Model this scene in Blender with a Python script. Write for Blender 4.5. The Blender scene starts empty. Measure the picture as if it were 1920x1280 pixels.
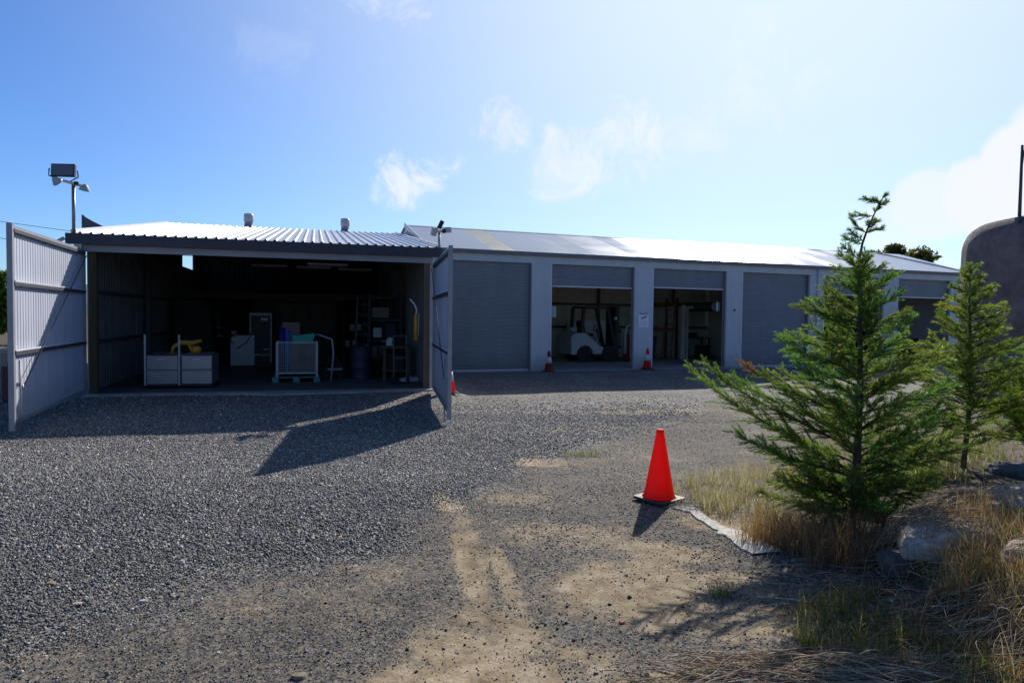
import bpy, math, random
import numpy as np
from mathutils import Vector, Matrix
random.seed(7); RS = np.random.RandomState(11)
scene = bpy.context.scene
COL = scene.collection
R = math.radians

# ------------------------------------------------------------------ helpers
class MB:
    def __init__(s): s.v = []; s.f = []; s.sm = []
    def add(s, vs, fs, smooth=False):
        o = len(s.v); s.v += [tuple(v) for v in vs]
        s.f += [tuple(i + o for i in f) for f in fs]; s.sm += [smooth] * len(fs); return s
    def box(s, x0, x1, y0, y1, z0, z1):
        v = [(x0,y0,z0),(x1,y0,z0),(x1,y1,z0),(x0,y1,z0),(x0,y0,z1),(x1,y0,z1),(x1,y1,z1),(x0,y1,z1)]
        return s.add(v, [(0,3,2,1),(4,5,6,7),(0,1,5,4),(1,2,6,5),(2,3,7,6),(3,0,4,7)])
    def bar(s, p, q, w, h=None, up=(0,0,1)):
        h = h or w; p = Vector(p); q = Vector(q); d = (q-p).normalized(); u = Vector(up)
        if abs(d.dot(u)) > .98: u = Vector((0,1,0))
        a = d.cross(u).normalized(); b = a.cross(d).normalized(); a *= w/2; b *= h/2
        v = [p-a-b,p+a-b,p+a+b,p-a+b,q-a-b,q+a-b,q+a+b,q-a+b]
        return s.add(v, [(0,3,2,1),(4,5,6,7),(0,1,5,4),(1,2,6,5),(2,3,7,6),(3,0,4,7)])
    def tube(s, pts, r, n=10, cap=True):
        pts = [Vector(p) for p in pts]; rr = r if isinstance(r, (list, tuple)) else [r]*len(pts)
        vs = []; prev = None
        for i, p in enumerate(pts):
            d = (pts[min(i+1,len(pts)-1)] - pts[max(i-1,0)]).normalized()
            if prev is None:
                u = Vector((0,0,1)) if abs(d.z) < .9 else Vector((1,0,0)); a = d.cross(u).normalized()
            else: a = (prev - d*prev.dot(d)).normalized()
            prev = a; b = d.cross(a)
            for k in range(n):
                t = 2*math.pi*k/n; vs.append(p + (a*math.cos(t)+b*math.sin(t))*rr[i])
        fs = [(i*n+k, i*n+(k+1)%n, (i+1)*n+(k+1)%n, (i+1)*n+k) for i in range(len(pts)-1) for k in range(n)]
        s.add(vs, fs, True)
        if cap:
            o = len(s.v)-len(vs)
            s.f += [tuple(o+k for k in reversed(range(n))), tuple(o+(len(pts)-1)*n+k for k in range(n))]; s.sm += [False]*2
        return s
    def lathe(s, prof, c=(0,0,0), n=24, smooth=True):
        vs = [(c[0]+r*math.cos(2*math.pi*k/n), c[1]+r*math.sin(2*math.pi*k/n), c[2]+z) for r, z in prof for k in range(n)]
        fs = [(i*n+k, i*n+(k+1)%n, (i+1)*n+(k+1)%n, (i+1)*n+k) for i in range(len(prof)-1) for k in range(n)]
        s.add(vs, fs, smooth); o = len(s.v)-len(vs)
        s.f += [tuple(o+k for k in reversed(range(n))), tuple(o+(len(prof)-1)*n+k for k in range(n))]; s.sm += [False]*2
        return s
    def prism(s, pts, y0, y1, ax='y'):           # polygon in x,z pushed along y
        n = len(pts)
        if ax == 'y': v = [(x,y0,z) for x,z in pts]+[(x,y1,z) for x,z in pts]
        elif ax == 'z': v = [(x,y,y0) for x,y in pts]+[(x,y,y1) for x,y in pts]
        else: v = [(y0,x,z) for x,z in pts]+[(y1,x,z) for x,z in pts]
        return s.add(v, [tuple(range(n)), tuple(range(2*n-1,n-1,-1))]+[(i,i+n,(i+1)%n+n,(i+1)%n) for i in range(n)])
    def ribs(s, p, u, v, nrm, prof, period):      # ribbed sheet: p corner, u across the ribs, v along them
        p, u, v, nrm = map(Vector, (p,u,v,nrm)); L = u.length; u = u/L; nrm.normalize()
        xs = []; k = 0
        while k*period < L:
            for a, h in prof:
                x = k*period + a*period
                if x <= L: xs.append((x, h))
            k += 1
        xs.append((L, 0)); n = len(xs)
        vs = [p+u*x+nrm*h for x, h in xs]+[p+u*x+nrm*h+v for x, h in xs]
        return s.add(vs, [(i,i+1,n+i+1,n+i) for i in range(n-1)])
    def build(s, name, mat, parent=None, bevel=0, loc=None):
        me = bpy.data.meshes.new(name); me.from_pydata(s.v, [], s.f); me.update()
        me.polygons.foreach_set('use_smooth', s.sm); me.materials.append(mat)
        o = bpy.data.objects.new(name, me); COL.objects.link(o)
        if parent: o.parent = parent
        if loc: o.location = loc
        if bevel:
            m = o.modifiers.new('edge', 'BEVEL'); m.width = bevel; m.segments = 2; m.limit_method = 'ANGLE'; m.angle_limit = R(40)
        return o
def B(*a): return MB().box(*a)
def tag(o, label=None, cat=None, group=None, kind=None):
    if label: o['label'] = label
    if cat: o['category'] = cat
    if group: o['group'] = group
    if kind: o['kind'] = kind
    return o
def thing(name, label, cat, loc=(0,0,0), rz=0, group=None):
    o = bpy.data.objects.new(name, None); COL.objects.link(o); o.location = loc; o.rotation_euler = (0,0,rz)
    o.empty_display_size = .2
    return tag(o, label, cat, group)
def npmesh(name, V, F, mat, parent=None, col=None, smooth=False):   # F: (n,k) int array
    me = bpy.data.meshes.new(name); n, k = F.shape
    me.vertices.add(len(V)); me.vertices.foreach_set('co', V.astype(np.float32).ravel())
    me.loops.add(n*k); me.loops.foreach_set('vertex_index', F.astype(np.int32).ravel())
    me.polygons.add(n); me.polygons.foreach_set('loop_start', np.arange(0, n*k, k, dtype=np.int32))
    me.polygons.foreach_set('loop_total', np.full(n, k, dtype=np.int32))
    me.update(calc_edges=True); me.materials.append(mat)
    if smooth: me.polygons.foreach_set('use_smooth', np.ones(n, dtype=bool))
    if col is not None:
        a = me.color_attributes.new('col', 'FLOAT_COLOR', 'POINT')
        c = np.ones((len(V),4), np.float32); c[:, :3] = col; a.data.foreach_set('color', c.ravel())
    me.validate()
    o = bpy.data.objects.new(name, me); COL.objects.link(o)
    if parent: o.parent = parent
    return o
_lat = np.random.RandomState(5).rand(256,256)
def vn(x, y, s=1.0, o=0):
    x = np.asarray(x, float)*s+o*17.3+1000; y = np.asarray(y, float)*s+o*9.1+1000
    xi = np.floor(x).astype(int); yi = np.floor(y).astype(int); fx = x-xi; fy = y-yi
    fx = fx*fx*(3-2*fx); fy = fy*fy*(3-2*fy); a = _lat
    g = lambda i, j: a[i & 255, j & 255]
    return (g(xi,yi)*(1-fx)+g(xi+1,yi)*fx)*(1-fy)+(g(xi,yi+1)*(1-fx)+g(xi+1,yi+1)*fx)*fy
def fbm(x, y, s=1.0, o=0): return vn(x,y,s,o)*.5+vn(x,y,s*2.1,o+1)*.27+vn(x,y,s*4.3,o+2)*.15+vn(x,y,s*9,o+3)*.08
def ss(a, b, x): t = np.clip((np.asarray(x, float)-a)/(b-a), 0, 1); return t*t*(3-2*t)

# ------------------------------------------------------------------ materials
def nm(name):
    m = bpy.data.materials.new(name); m.use_nodes = True; nt = m.node_tree; return m, nt, nt.nodes['Principled BSDF']
def N(nt, t, **kw):
    n = nt.nodes.new(t)
    for k, v in kw.items():
        if k in n.inputs: n.inputs[k].default_value = v
        else: setattr(n, k, v)
    return n
def ramp(nt, fac, stops):
    r = nt.nodes.new('ShaderNodeValToRGB'); e = r.color_ramp.elements
    while len(e) < len(stops): e.new(.5)
    for i, (p, c) in enumerate(stops): e[i].position = p; e[i].color = (*c, 1)
    nt.links.new(fac, r.inputs[0]); return r.outputs[0]
def c3(c): return (c, c, c) if isinstance(c, (int, float)) else c
def mat(name, c, rough=.6, metal=0, splash=0, var=.12, scale=4, dirt=0, bump=0, bscale=60, spec=.5, stretch=(1,1,1)):
    """painted / plain surface with mottling, low grime and fine bump"""
    m, nt, p = nm(name); c = c3(c); L = nt.links
    tc = N(nt, 'ShaderNodeTexCoord'); mp = N(nt, 'ShaderNodeMapping'); mp.inputs['Scale'].default_value = stretch
    L.new(tc.outputs['Object'], mp.inputs[0])
    n1 = N(nt, 'ShaderNodeTexNoise', Scale=scale, Detail=6.0, Roughness=.6); L.new(mp.outputs[0], n1.inputs[0])
    lo = tuple(x*(1-var) for x in c); hi = tuple(min(1, x*(1+var)) for x in c)
    out = ramp(nt, n1.outputs[0], [(.3, lo), (.7, hi)])
    if dirt:
        n2 = N(nt, 'ShaderNodeTexNoise', Scale=scale*2.7, Detail=8.0, Roughness=.75); L.new(mp.outputs[0], n2.inputs[0])
        mr = N(nt, 'ShaderNodeMapRange'); mr.inputs[1].default_value = .5; mr.inputs[2].default_value = .72; mr.inputs[4].default_value = dirt
        L.new(n2.outputs[0], mr.inputs[0])
        mx = N(nt, 'ShaderNodeMix', data_type='RGBA'); L.new(mr.outputs[0], mx.inputs[0]); L.new(out, mx.inputs[6])
        mx.inputs[7].default_value = (.07, .06, .05, 1); out = mx.outputs[2]
    if splash:
        sz = N(nt, 'ShaderNodeSeparateXYZ'); L.new(tc.outputs['Object'], sz.inputs[0])
        n5 = N(nt, 'ShaderNodeTexNoise', Scale=7.0, Detail=8.0, Roughness=.75); L.new(tc.outputs['Object'], n5.inputs[0])
        a5 = N(nt, 'ShaderNodeMath', operation='MULTIPLY_ADD'); L.new(n5.outputs[0], a5.inputs[0]); a5.inputs[1].default_value = -.9; L.new(sz.outputs[2], a5.inputs[2])
        m5 = N(nt, 'ShaderNodeMapRange'); m5.inputs[1].default_value = -.50; m5.inputs[2].default_value = .12; m5.inputs[3].default_value = splash; m5.inputs[4].default_value = 0; L.new(a5.outputs[0], m5.inputs[0])
        x5 = N(nt, 'ShaderNodeMix', data_type='RGBA'); L.new(m5.outputs[0], x5.inputs[0]); L.new(out, x5.inputs[6]); x5.inputs[7].default_value = (.17,.14,.11,1); out = x5.outputs[2]
        m6 = N(nt, 'ShaderNodeMapping'); m6.inputs['Scale'].default_value = (3.5,3.5,.22); L.new(tc.outputs['Object'], m6.inputs[0])
        n6 = N(nt, 'ShaderNodeTexNoise', Scale=1.0, Detail=5.0, Roughness=.6); L.new(m6.outputs[0], n6.inputs[0])
        x6 = N(nt, 'ShaderNodeMix', data_type='RGBA', blend_type='MULTIPLY'); x6.inputs[0].default_value = 1; L.new(out, x6.inputs[6])
        L.new(ramp(nt, n6.outputs[0], [(.3,(.92,.92,.91)),(.65,(1.03,1.03,1.03))]), x6.inputs[7]); out = x6.outputs[2]
    L.new(out, p.inputs['Base Color'])
    n3 = N(nt, 'ShaderNodeTexNoise', Scale=scale*1.7, Detail=4.0); L.new(mp.outputs[0], n3.inputs[0])
    mr = N(nt, 'ShaderNodeMapRange'); mr.inputs[3].default_value = max(.05, rough-.12); mr.inputs[4].default_value = min(1, rough+.12)
    L.new(n3.outputs[0], mr.inputs[0]); L.new(mr.outputs[0], p.inputs['Roughness'])
    p.inputs['Metallic'].default_value = metal; p.inputs['Specular IOR Level'].default_value = spec
    if bump:
        n4 = N(nt, 'ShaderNodeTexNoise', Scale=bscale, Detail=5.0); L.new(tc.outputs['Object'], n4.inputs[0])
        b = N(nt, 'ShaderNodeBump', Strength=bump, Distance=.01); L.new(n4.outputs[0], b.inputs['Height']); L.new(b.outputs[0], p.inputs['Normal'])
    return m
M = {}
M['door_sheet'] = mat('pale_steel_sheet', (.56,.58,.66), .5, .0, splash=.4, var=.06, scale=2, dirt=.12, stretch=(1,1,.3))
M['frame'] = mat('galvanised_frame', (.34,.34,.37), .5, .3,0, .1, 6)
M['rail_dark'] = mat('dark_rail', (.06,.065,.085), .6, .2)
M['gutter'] = mat('dark_gutter', (.055,.05,.065), .5, .1,0, .1, 3)
M['beam'] = mat('grey_beam', (.34,.34,.37), .6, 0,0, .08, 3, dirt=.1)
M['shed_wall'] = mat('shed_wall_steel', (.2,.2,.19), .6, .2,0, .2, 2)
M['post'] = mat('timber_post', (.12,.075,.035), .8, 0,0, .3, 5, stretch=(6,6,.6))
M['steel_post'] = mat('steel_post', (.09,.09,.1), .6, .2)
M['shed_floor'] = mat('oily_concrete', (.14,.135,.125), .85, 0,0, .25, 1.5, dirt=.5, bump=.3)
M['apron'] = mat('concrete_apron', (.42,.41,.38), .9, 0,0, .2, 2, dirt=.5, bump=.4)
M['g_wall'] = mat('blue_grey_wall', (.62,.66,.68), .6, 0, splash=.6, var=.05, scale=1.2, dirt=.08, bump=.1)
M['g_trim'] = mat('pale_trim', (.74,.72,.76), .5, 0,0, .08, 3)
M['g_roller'] = mat('slate_roller_steel', (.25,.27,.295), .5, .1, splash=.6, var=.06, scale=1.5, dirt=.1)
M['g_gutter'] = mat('grey_gutter', (.20,.20,.22), .5, .1)
M['g_inner'] = mat('pale_insulation', (.74,.73,.62), .8, 0,0, .12, 1.5, dirt=.15)
M['g_girt'] = mat('inner_girt', (.13,.11,.09), .7)
M['white'] = mat('white_paint', (.72,.73,.74), .45, 0,0, .05, 5, dirt=.08)
M['offwhite'] = mat('aged_white', (.5,.53,.53), .5, 0,0, .1, 5, dirt=.15)
M['black'] = mat('black_plastic', (.018,.018,.02), .5, 0,0, .3, 8)
M['rubber'] = mat('rubber', (.025,.025,.027), .85, 0,0, .3, 9)
M['grey_metal'] = mat('grey_metal', (.3,.31,.33), .4, .6,0, .1, 6)
M['stainless'] = mat('brushed_stainless', (.36,.35,.38), .4, .45,0, .15, 3, dirt=.1, stretch=(1,1,9))
M['yellow'] = mat('yellow_paint', (.62,.33,.03), .5, 0,0, .2, 8, dirt=.3)
M['blue'] = mat('blue_plastic', (.02,.16,.42), .4)
M['navy'] = mat('navy_plastic', (.02,.02,.16), .5)
M['teal'] = mat('teal_plastic', (.02,.34,.27), .45, 0,0, .1)
M['green_pallet'] = mat('green_plastic_pallet', (.05,.26,.24), .6, 0,0, .2)
M['card'] = mat('cardboard', (.22,.17,.16), .85, 0,0, .1)
M['lens'] = mat('floodlight_glass', (.14,.15,.17), .2, 0,0, .05)
M['fluoro'] = mat('unlit_fluorescent', (.2,.2,.2), .5)
M['red'] = mat('red_paint', (.5,.04,.03), .5)
M['rust'] = mat('orange_brown_steel', (.24,.08,.03), .7, 0,0, .3)
M['paper'] = mat('paper', (.93,.92,.97), .9, 0,0, .04)
M['ink'] = mat('grey_ink', (.10,.10,.14), .9)
M['wood'] = mat('dull_wood', (.10,.07,.045), .8, 0,0, .3, 4, stretch=(.5,6,6))
M['dkblue'] = mat('dark_blue_rack', (.02,.028,.06), .6)
M['bag'] = mat('plastic_bag', (.5,.5,.62), .5, 0,0, .1, 8, bump=.6, bscale=25)
M['car_paint'] = mat('dark_car_paint', (.02,.022,.03), .25, .2,0, .1)
M['car_glass'] = mat('car_glass', (.09,.12,.11), .08, 0,0, .1)
M['cone_base'] = mat('cone_base_rubber', (.035,.034,.036), .55, 0,0, .3, 20, dirt=.3)
M['reflective'] = mat('reflective_band', (.7,.68,.7), .4, 0,0, .08)
M['bark'] = mat('bark', (.10,.065,.045), .9, 0,0, .35, 20, bump=.8, bscale=60, stretch=(3,3,.6))
M['cable'] = mat('cable', (.03,.03,.035), .7)
M['shade'] = mat('shade_cloth', (.16,.16,.19), .9, 0,0, .12, 3)
M['vent_clear'] = mat('vent_pale', (.62,.55,.56), .35, 0,0, .15)
M['fence_w'] = mat('weathered_white_rail', (.5,.48,.44), .7, 0,0, .15)
M['blockwall'] = mat('pale_block_wall', (.4,.37,.32), .9, 0,0, .15, 3, bump=.5)

def cone_mat(name, c):
    m, nt, p = nm(name); L = nt.links
    tc = N(nt,'ShaderNodeTexCoord'); n = N(nt,'ShaderNodeTexNoise',Scale=9.0,Detail=6.0); L.new(tc.outputs['Object'], n.inputs[0])
    L.new(ramp(nt, n.outputs[0], [(.28, tuple(x*.5+.02 for x in c)), (.42, tuple(x*.85 for x in c)), (.6, c)]), p.inputs['Base Color'])
    p.inputs['Roughness'].default_value = .42; p.inputs['Subsurface Weight'].default_value = 0
    tr = N(nt,'ShaderNodeBsdfTranslucent'); tr.inputs[0].default_value = (min(1,c[0]*1.05),c[1]*1.2,c[2],1)
    mx = N(nt,'ShaderNodeMixShader'); mx.inputs[0].default_value = .62
    L.new(p.outputs[0], mx.inputs[1]); L.new(tr.outputs[0], mx.inputs[2]); L.new(mx.outputs[0], nt.nodes['Material Output'].inputs[0]); return m
M['cone'] = cone_mat('orange_red_cone_plastic', (.92,.035,.012))
M['cone_dull'] = cone_mat('dull_red_cone_plastic', (.5,.035,.03))

def roof_mat(name, c, rough, metal, period=None, axis=0, strength=.4):
    m, nt, p = nm(name); L = nt.links
    tc = N(nt,'ShaderNodeTexCoord'); n = N(nt,'ShaderNodeTexNoise',Scale=.9,Detail=6.0); L.new(tc.outputs['Object'], n.inputs[0])
    sx = N(nt,'ShaderNodeSeparateXYZ'); L.new(tc.outputs['Object'], sx.inputs[0])
    fl = N(nt,'ShaderNodeMath',operation='MULTIPLY'); L.new(sx.outputs[0], fl.inputs[0]); fl.inputs[1].default_value = 1/.76
    fr = N(nt,'ShaderNodeMath',operation='FLOOR'); L.new(fl.outputs[0], fr.inputs[0])
    wn = N(nt,'ShaderNodeTexWhiteNoise',noise_dimensions='1D'); L.new(fr.outputs[0], wn.inputs[1])
    ad = N(nt,'ShaderNodeMath',operation='MULTIPLY_ADD'); L.new(wn.outputs[0], ad.inputs[0]); ad.inputs[1].default_value = .35; L.new(n.outputs[0], ad.inputs[2])
    L.new(ramp(nt, ad.outputs[0], [(.3, tuple(x*.84 for x in c)), (.9, tuple(min(1,x*1.1) for x in c))]), p.inputs['Base Color'])
    mr = N(nt,'ShaderNodeMapRange'); mr.inputs[1].default_value=.3; mr.inputs[2].default_value=.9; mr.inputs[3].default_value = rough-.06; mr.inputs[4].default_value = rough+.08
    L.new(ad.outputs[0], mr.inputs[0]); L.new(mr.outputs[0], p.inputs['Roughness'])
    p.inputs['Metallic'].default_value = metal
    if period:
        w = N(nt,'ShaderNodeMath',operation='MULTIPLY'); L.new(sx.outputs[0], w.inputs[0]); w.inputs[1].default_value = 2*math.pi/period
        s_ = N(nt,'ShaderNodeMath',operation='SINE'); L.new(w.outputs[0], s_.inputs[0])
        b = N(nt,'ShaderNodeBump',Strength=strength,Distance=.006); L.new(s_.outputs[0], b.inputs['Height']); L.new(b.outputs[0], p.inputs['Normal'])
    return m
M['shed_roof'] = roof_mat('zinc_ribbed_roof', (.62,.62,.65), .42, .55)
M['g_roof'] = roof_mat('weathered_zinc_roof', (.30,.29,.34), .19, .38, .076, strength=.12)
M['skylight'] = roof_mat('fibreglass_sheet', (.74,.76,.66), .5, 0, .076)
def _sky():
    m = M['skylight']; nt = m.node_tree; tr = N(nt,'ShaderNodeBsdfTranslucent'); tr.inputs[0].default_value = (.62,.66,.5,1)
    mx = N(nt,'ShaderNodeMixShader'); mx.inputs[0].default_value = .4; nt.links.new(nt.nodes['Principled BSDF'].outputs[0], mx.inputs[1]); nt.links.new(tr.outputs[0], mx.inputs[2]); nt.links.new(mx.outputs[0], nt.nodes['Material Output'].inputs[0])
_sky()

# leaf / grass
def leaf_mat(name, trans=.4, rough=.5, tint=(1,1,1)):
    m, nt, p = nm(name); L = nt.links
    a = N(nt,'ShaderNodeAttribute',attribute_name='col'); L.new(a.outputs[0], p.inputs['Base Color']); p.inputs['Roughness'].default_value = rough
    p.inputs['Specular IOR Level'].default_value = .35
    g = N(nt,'ShaderNodeMix',data_type='RGBA',blend_type='MULTIPLY'); g.inputs[0].default_value = 1; L.new(a.outputs[0], g.inputs[6]); g.inputs[7].default_value = (*tint,1)
    tr = N(nt,'ShaderNodeBsdfTranslucent'); L.new(g.outputs[2], tr.inputs[0])
    mx = N(nt,'ShaderNodeMixShader'); mx.inputs[0].default_value = trans
    L.new(p.outputs[0], mx.inputs[1]); L.new(tr.outputs[0], mx.inputs[2]); L.new(mx.outputs[0], nt.nodes['Material Output'].inputs[0]); return m
M['leaf'] = leaf_mat('conifer_foliage', .5, .45, (1.25,1.3,.6))
M['grass'] = leaf_mat('grass_blades', .4, .6, (1.1,1.15,.8))

def attr_mat(name, rough=.9, bump=.5, bscale=120):
    m, nt, p = nm(name); L = nt.links
    a = N(nt,'ShaderNodeAttribute',attribute_name='col'); tc = N(nt,'ShaderNodeTexCoord')
    n = N(nt,'ShaderNodeTexNoise',Scale=bscale,Detail=6.0,Roughness=.7); L.new(tc.outputs['Object'], n.inputs[0])
    r = ramp(nt, n.outputs[0], [(.3,(.6,.6,.6)),(.7,(1.25,1.25,1.25))])
    mx = N(nt,'ShaderNodeMix',data_type='RGBA',blend_type='MULTIPLY'); mx.inputs[0].default_value=1; L.new(a.outputs[0], mx.inputs[6]); L.new(r, mx.inputs[7])
    L.new(mx.outputs[2], p.inputs['Base Color']); p.inputs['Roughness'].default_value = rough
    b = N(nt,'ShaderNodeBump',Strength=bump,Distance=.004); L.new(n.outputs[0], b.inputs['Height']); L.new(b.outputs[0], p.inputs['Normal']); return m
M['stone'] = attr_mat('crushed_basalt', .74, .4, 150)
M['boulder'] = attr_mat('lichen_boulder', .95, 1.0, 28)

def ground_mat():
    m, nt, p = nm('gravel_and_dirt'); L = nt.links
    tc = N(nt,'ShaderNodeTexCoord'); a = N(nt,'ShaderNodeAttribute',attribute_name='col'); sp = N(nt,'ShaderNodeSeparateColor'); L.new(a.outputs[0], sp.inputs[0])
    v = N(nt,'ShaderNodeTexVoronoi',Scale=34.0); L.new(tc.outputs['Object'], v.inputs[0])
    v2 = N(nt,'ShaderNodeTexVoronoi',Scale=75.0); L.new(tc.outputs['Object'], v2.inputs[0])
    sc = N(nt,'ShaderNodeSeparateColor'); L.new(v.outputs['Color'], sc.inputs[0])
    grav = ramp(nt, sc.outputs[0], [(0,(.06,.06,.06)),(.45,(.16,.157,.153)),(.8,(.30,.292,.28)),(1,(.46,.45,.43))])
    sc2 = N(nt,'ShaderNodeSeparateColor'); L.new(v2.outputs['Color'], sc2.inputs[0])
    grit = ramp(nt, sc2.outputs[0], [(0,(.04,.038,.036)),(.6,(.11,.102,.092)),(1,(.28,.255,.225))])
    nz = N(nt,'ShaderNodeTexNoise',Scale=6.0,Detail=12.0,Roughness=.8); L.new(tc.outputs['Object'], nz.inputs[0])
    tan = ramp(nt, nz.outputs[0], [(.32,(.15,.105,.062)),(.5,(.38,.285,.17)),(.68,(.60,.50,.36))])
    g1 = N(nt,'ShaderNodeMix',data_type='RGBA'); L.new(sp.outputs[1], g1.inputs[0]); L.new(grav, g1.inputs[6]); L.new(grit, g1.inputs[7])
    # broken edge of the tan dirt
    nb = N(nt,'ShaderNodeTexNoise',Scale=22.0,Detail=8.0,Roughness=.75); L.new(tc.outputs['Object'], nb.inputs[0])
    ad = N(nt,'ShaderNodeMath',operation='MULTIPLY_ADD'); L.new(nb.outputs[0], ad.inputs[0]); ad.inputs[1].default_value = 2.2; L.new(sp.outputs[0], ad.inputs[2])
    mr = N(nt,'ShaderNodeMapRange'); mr.inputs[1].default_value = 1.02; mr.inputs[2].default_value = 1.75; mr.inputs[4].default_value = .9; L.new(ad.outputs[0], mr.inputs[0])
    g2 = N(nt,'ShaderNodeMix',data_type='RGBA'); L.new(mr.outputs[0], g2.inputs[0]); L.new(g1.outputs[2], g2.inputs[6]); L.new(tan, g2.inputs[7])
    # far / bank soil
    soil = ramp(nt, nz.outputs[0], [(.35,(.07,.05,.035)),(.65,(.17,.13,.09))])
    g3 = N(nt,'ShaderNodeMix',data_type='RGBA'); L.new(sp.outputs[2], g3.inputs[0]); L.new(g2.outputs[2], g3.inputs[6]); L.new(soil, g3.inputs[7])
    big = N(nt,'ShaderNodeTexNoise',Scale=.55,Detail=5.0); L.new(tc.outputs['Object'], big.inputs[0])
    br = ramp(nt, big.outputs[0], [(.3,(.8,.8,.8)),(.7,(1.2,1.2,1.2))])
    g4 = N(nt,'ShaderNodeMix',data_type='RGBA',blend_type='MULTIPLY'); g4.inputs[0].default_value = 1; L.new(g3.outputs[2], g4.inputs[6]); L.new(br, g4.inputs[7])
    L.new(g4.outputs[2], p.inputs['Base Color']); p.inputs['Roughness'].default_value = .95; p.inputs['Specular IOR Level'].default_value = .25
    b = N(nt,'ShaderNodeBump',Distance=.012,invert=True); L.new(v.outputs['Distance'], b.inputs['Height'])
    bs = N(nt,'ShaderNodeMapRange'); bs.inputs[3].default_value = .9; bs.inputs[4].default_value = .12; L.new(sp.outputs[1], bs.inputs[0]); L.new(bs.outputs[0], b.inputs['Strength'])
    b2 = N(nt,'ShaderNodeBump',Strength=.7,Distance=.014); L.new(nb.outputs[0], b2.inputs['Height']); L.new(b.outputs[0], b2.inputs['Normal'])
    L.new(b2.outputs[0], p.inputs['Normal']); return m
M['ground'] = ground_mat()
def tank_mat():
    m, nt, p = nm('aged_concrete_tank'); L = nt.links
    tc = N(nt,'ShaderNodeTexCoord'); n = N(nt,'ShaderNodeTexNoise',Scale=2.2,Detail=10.0,Roughness=.7); L.new(tc.outputs['Object'], n.inputs[0])
    n2 = N(nt,'ShaderNodeTexNoise',Scale=30.0,Detail=8.0,Roughness=.8); L.new(tc.outputs['Object'], n2.inputs[0])
    L.new(ramp(nt, n.outputs[0], [(.3,(.13,.095,.09)),(.5,(.23,.175,.165)),(.7,(.33,.27,.25))]), p.inputs['Base Color'])
    p.inputs['Roughness'].default_value = .95
    w = N(nt,'ShaderNodeTexVoronoi',feature='DISTANCE_TO_EDGE',Scale=1.7); 
    wp = N(nt,'ShaderNodeMix',data_type='RGBA'); wp.inputs[0].default_value=.25; L.new(tc.outputs['Object'], wp.inputs[6]); L.new(n.outputs[1], wp.inputs[7]); L.new(wp.outputs[2], w.inputs[0])
    mr = N(nt,'ShaderNodeMapRange'); mr.inputs[2].default_value=.03; L.new(w.outputs[0], mr.inputs[0])
    b = N(nt,'ShaderNodeBump',Strength=.7,Distance=.05); L.new(n2.outputs[0], b.inputs['Height'])
    b2 = N(nt,'ShaderNodeBump',Strength=.5,Distance=.02); L.new(mr.outputs[0], b2.inputs['Height']); L.new(b.outputs[0], b2.inputs['Normal']); L.new(b2.outputs[0], p.inputs['Normal']); return m
M['tank'] = tank_mat()

# ------------------------------------------------------------------ camera, sun, sky
cam = bpy.data.cameras.new('camera'); co = bpy.data.objects.new('camera', cam); COL.objects.link(co)
cam.lens = 24; cam.sensor_width = 36; cam.clip_end = 3000
co.matrix_world = Matrix.Translation((0,0,1.75)) @ Matrix.Rotation(R(90-2.06),4,'X') @ Matrix.Rotation(math.atan(.0126),4,'Z')
scene.camera = co
SEL, SAZ = 32.6, 21.8         # sun elevation, azimuth clockwise from +Y
sd = Vector((math.sin(R(SAZ))*math.cos(R(SEL)), math.cos(R(SAZ))*math.cos(R(SEL)), math.sin(R(SEL))))
sl = bpy.data.lights.new('sun','SUN'); sl.energy = 5.0; sl.angle = R(.55); sl.color = (1,.955,.89)
so = bpy.data.objects.new('sun', sl); COL.objects.link(so); so.rotation_euler = sd.to_track_quat('Z','Y').to_euler()
wd = bpy.data.worlds.new('World'); scene.world = wd; wd.use_nodes = True; nt = wd.node_tree; L = nt.links
bg = nt.nodes['Background']
sky = N(nt,'ShaderNodeTexSky',sky_type='NISHITA'); sky.sun_disc = False; sky.sun_elevation = R(SEL); sky.sun_rotation = R(SAZ)
sky.air_density = 1.0; sky.dust_density = .6; sky.ozone_density = 2.0; sky.altitude = 300
tc = N(nt,'ShaderNodeTexCoord')
def vdot(v):
    d = N(nt,'ShaderNodeVectorMath',operation='DOT_PRODUCT'); L.new(tc.outputs['Generated'], d.inputs[0]); d.inputs[1].default_value = v; return d.outputs['Value']
def mr(x, a, b, c=0, d=1, smooth=True):
    n = N(nt,'ShaderNodeMapRange'); n.interpolation_type = 'SMOOTHSTEP' if smooth else 'LINEAR'
    for i, q in enumerate((a,b,c,d)): n.inputs[i+1].default_value = q
    L.new(x, n.inputs[0]); return n.outputs[0]
def mt(op, a, b):
    n = N(nt,'ShaderNodeMath',operation=op)
    for i, q in enumerate((a,b)):
        if isinstance(q,(int,float)): n.inputs[i].default_value = q
        else: L.new(q, n.inputs[i])
    return n.outputs[0]
hs = N(nt,'ShaderNodeHueSaturation',Saturation=1.15,Value=1.0); L.new(sky.outputs[0], hs.inputs['Color'])
SKYK = 1.0
tn = N(nt,'ShaderNodeMix',data_type='RGBA',blend_type='MULTIPLY'); tn.inputs[0].default_value = 1; L.new(hs.outputs[0], tn.inputs[6]); tn.inputs[7].default_value = (.80,1.10,1.62,1)
cur = tn.outputs[2]
# soft forward glow of the thin haze around the sun
glow = mt('POWER', mr(vdot(tuple(sd)), 0.40, 1.0, 0, 1, False), 2.8)
def blend(fac, colr, cur):
    m = N(nt,'ShaderNodeMix',data_type='RGBA'); L.new(fac, m.inputs[0]); L.new(cur, m.inputs[6]); m.inputs[7].default_value = (*colr,1); return m.outputs[2]
cur = blend(mt('MULTIPLY', glow, .92), (8.9,10.3,11.5), cur)
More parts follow.
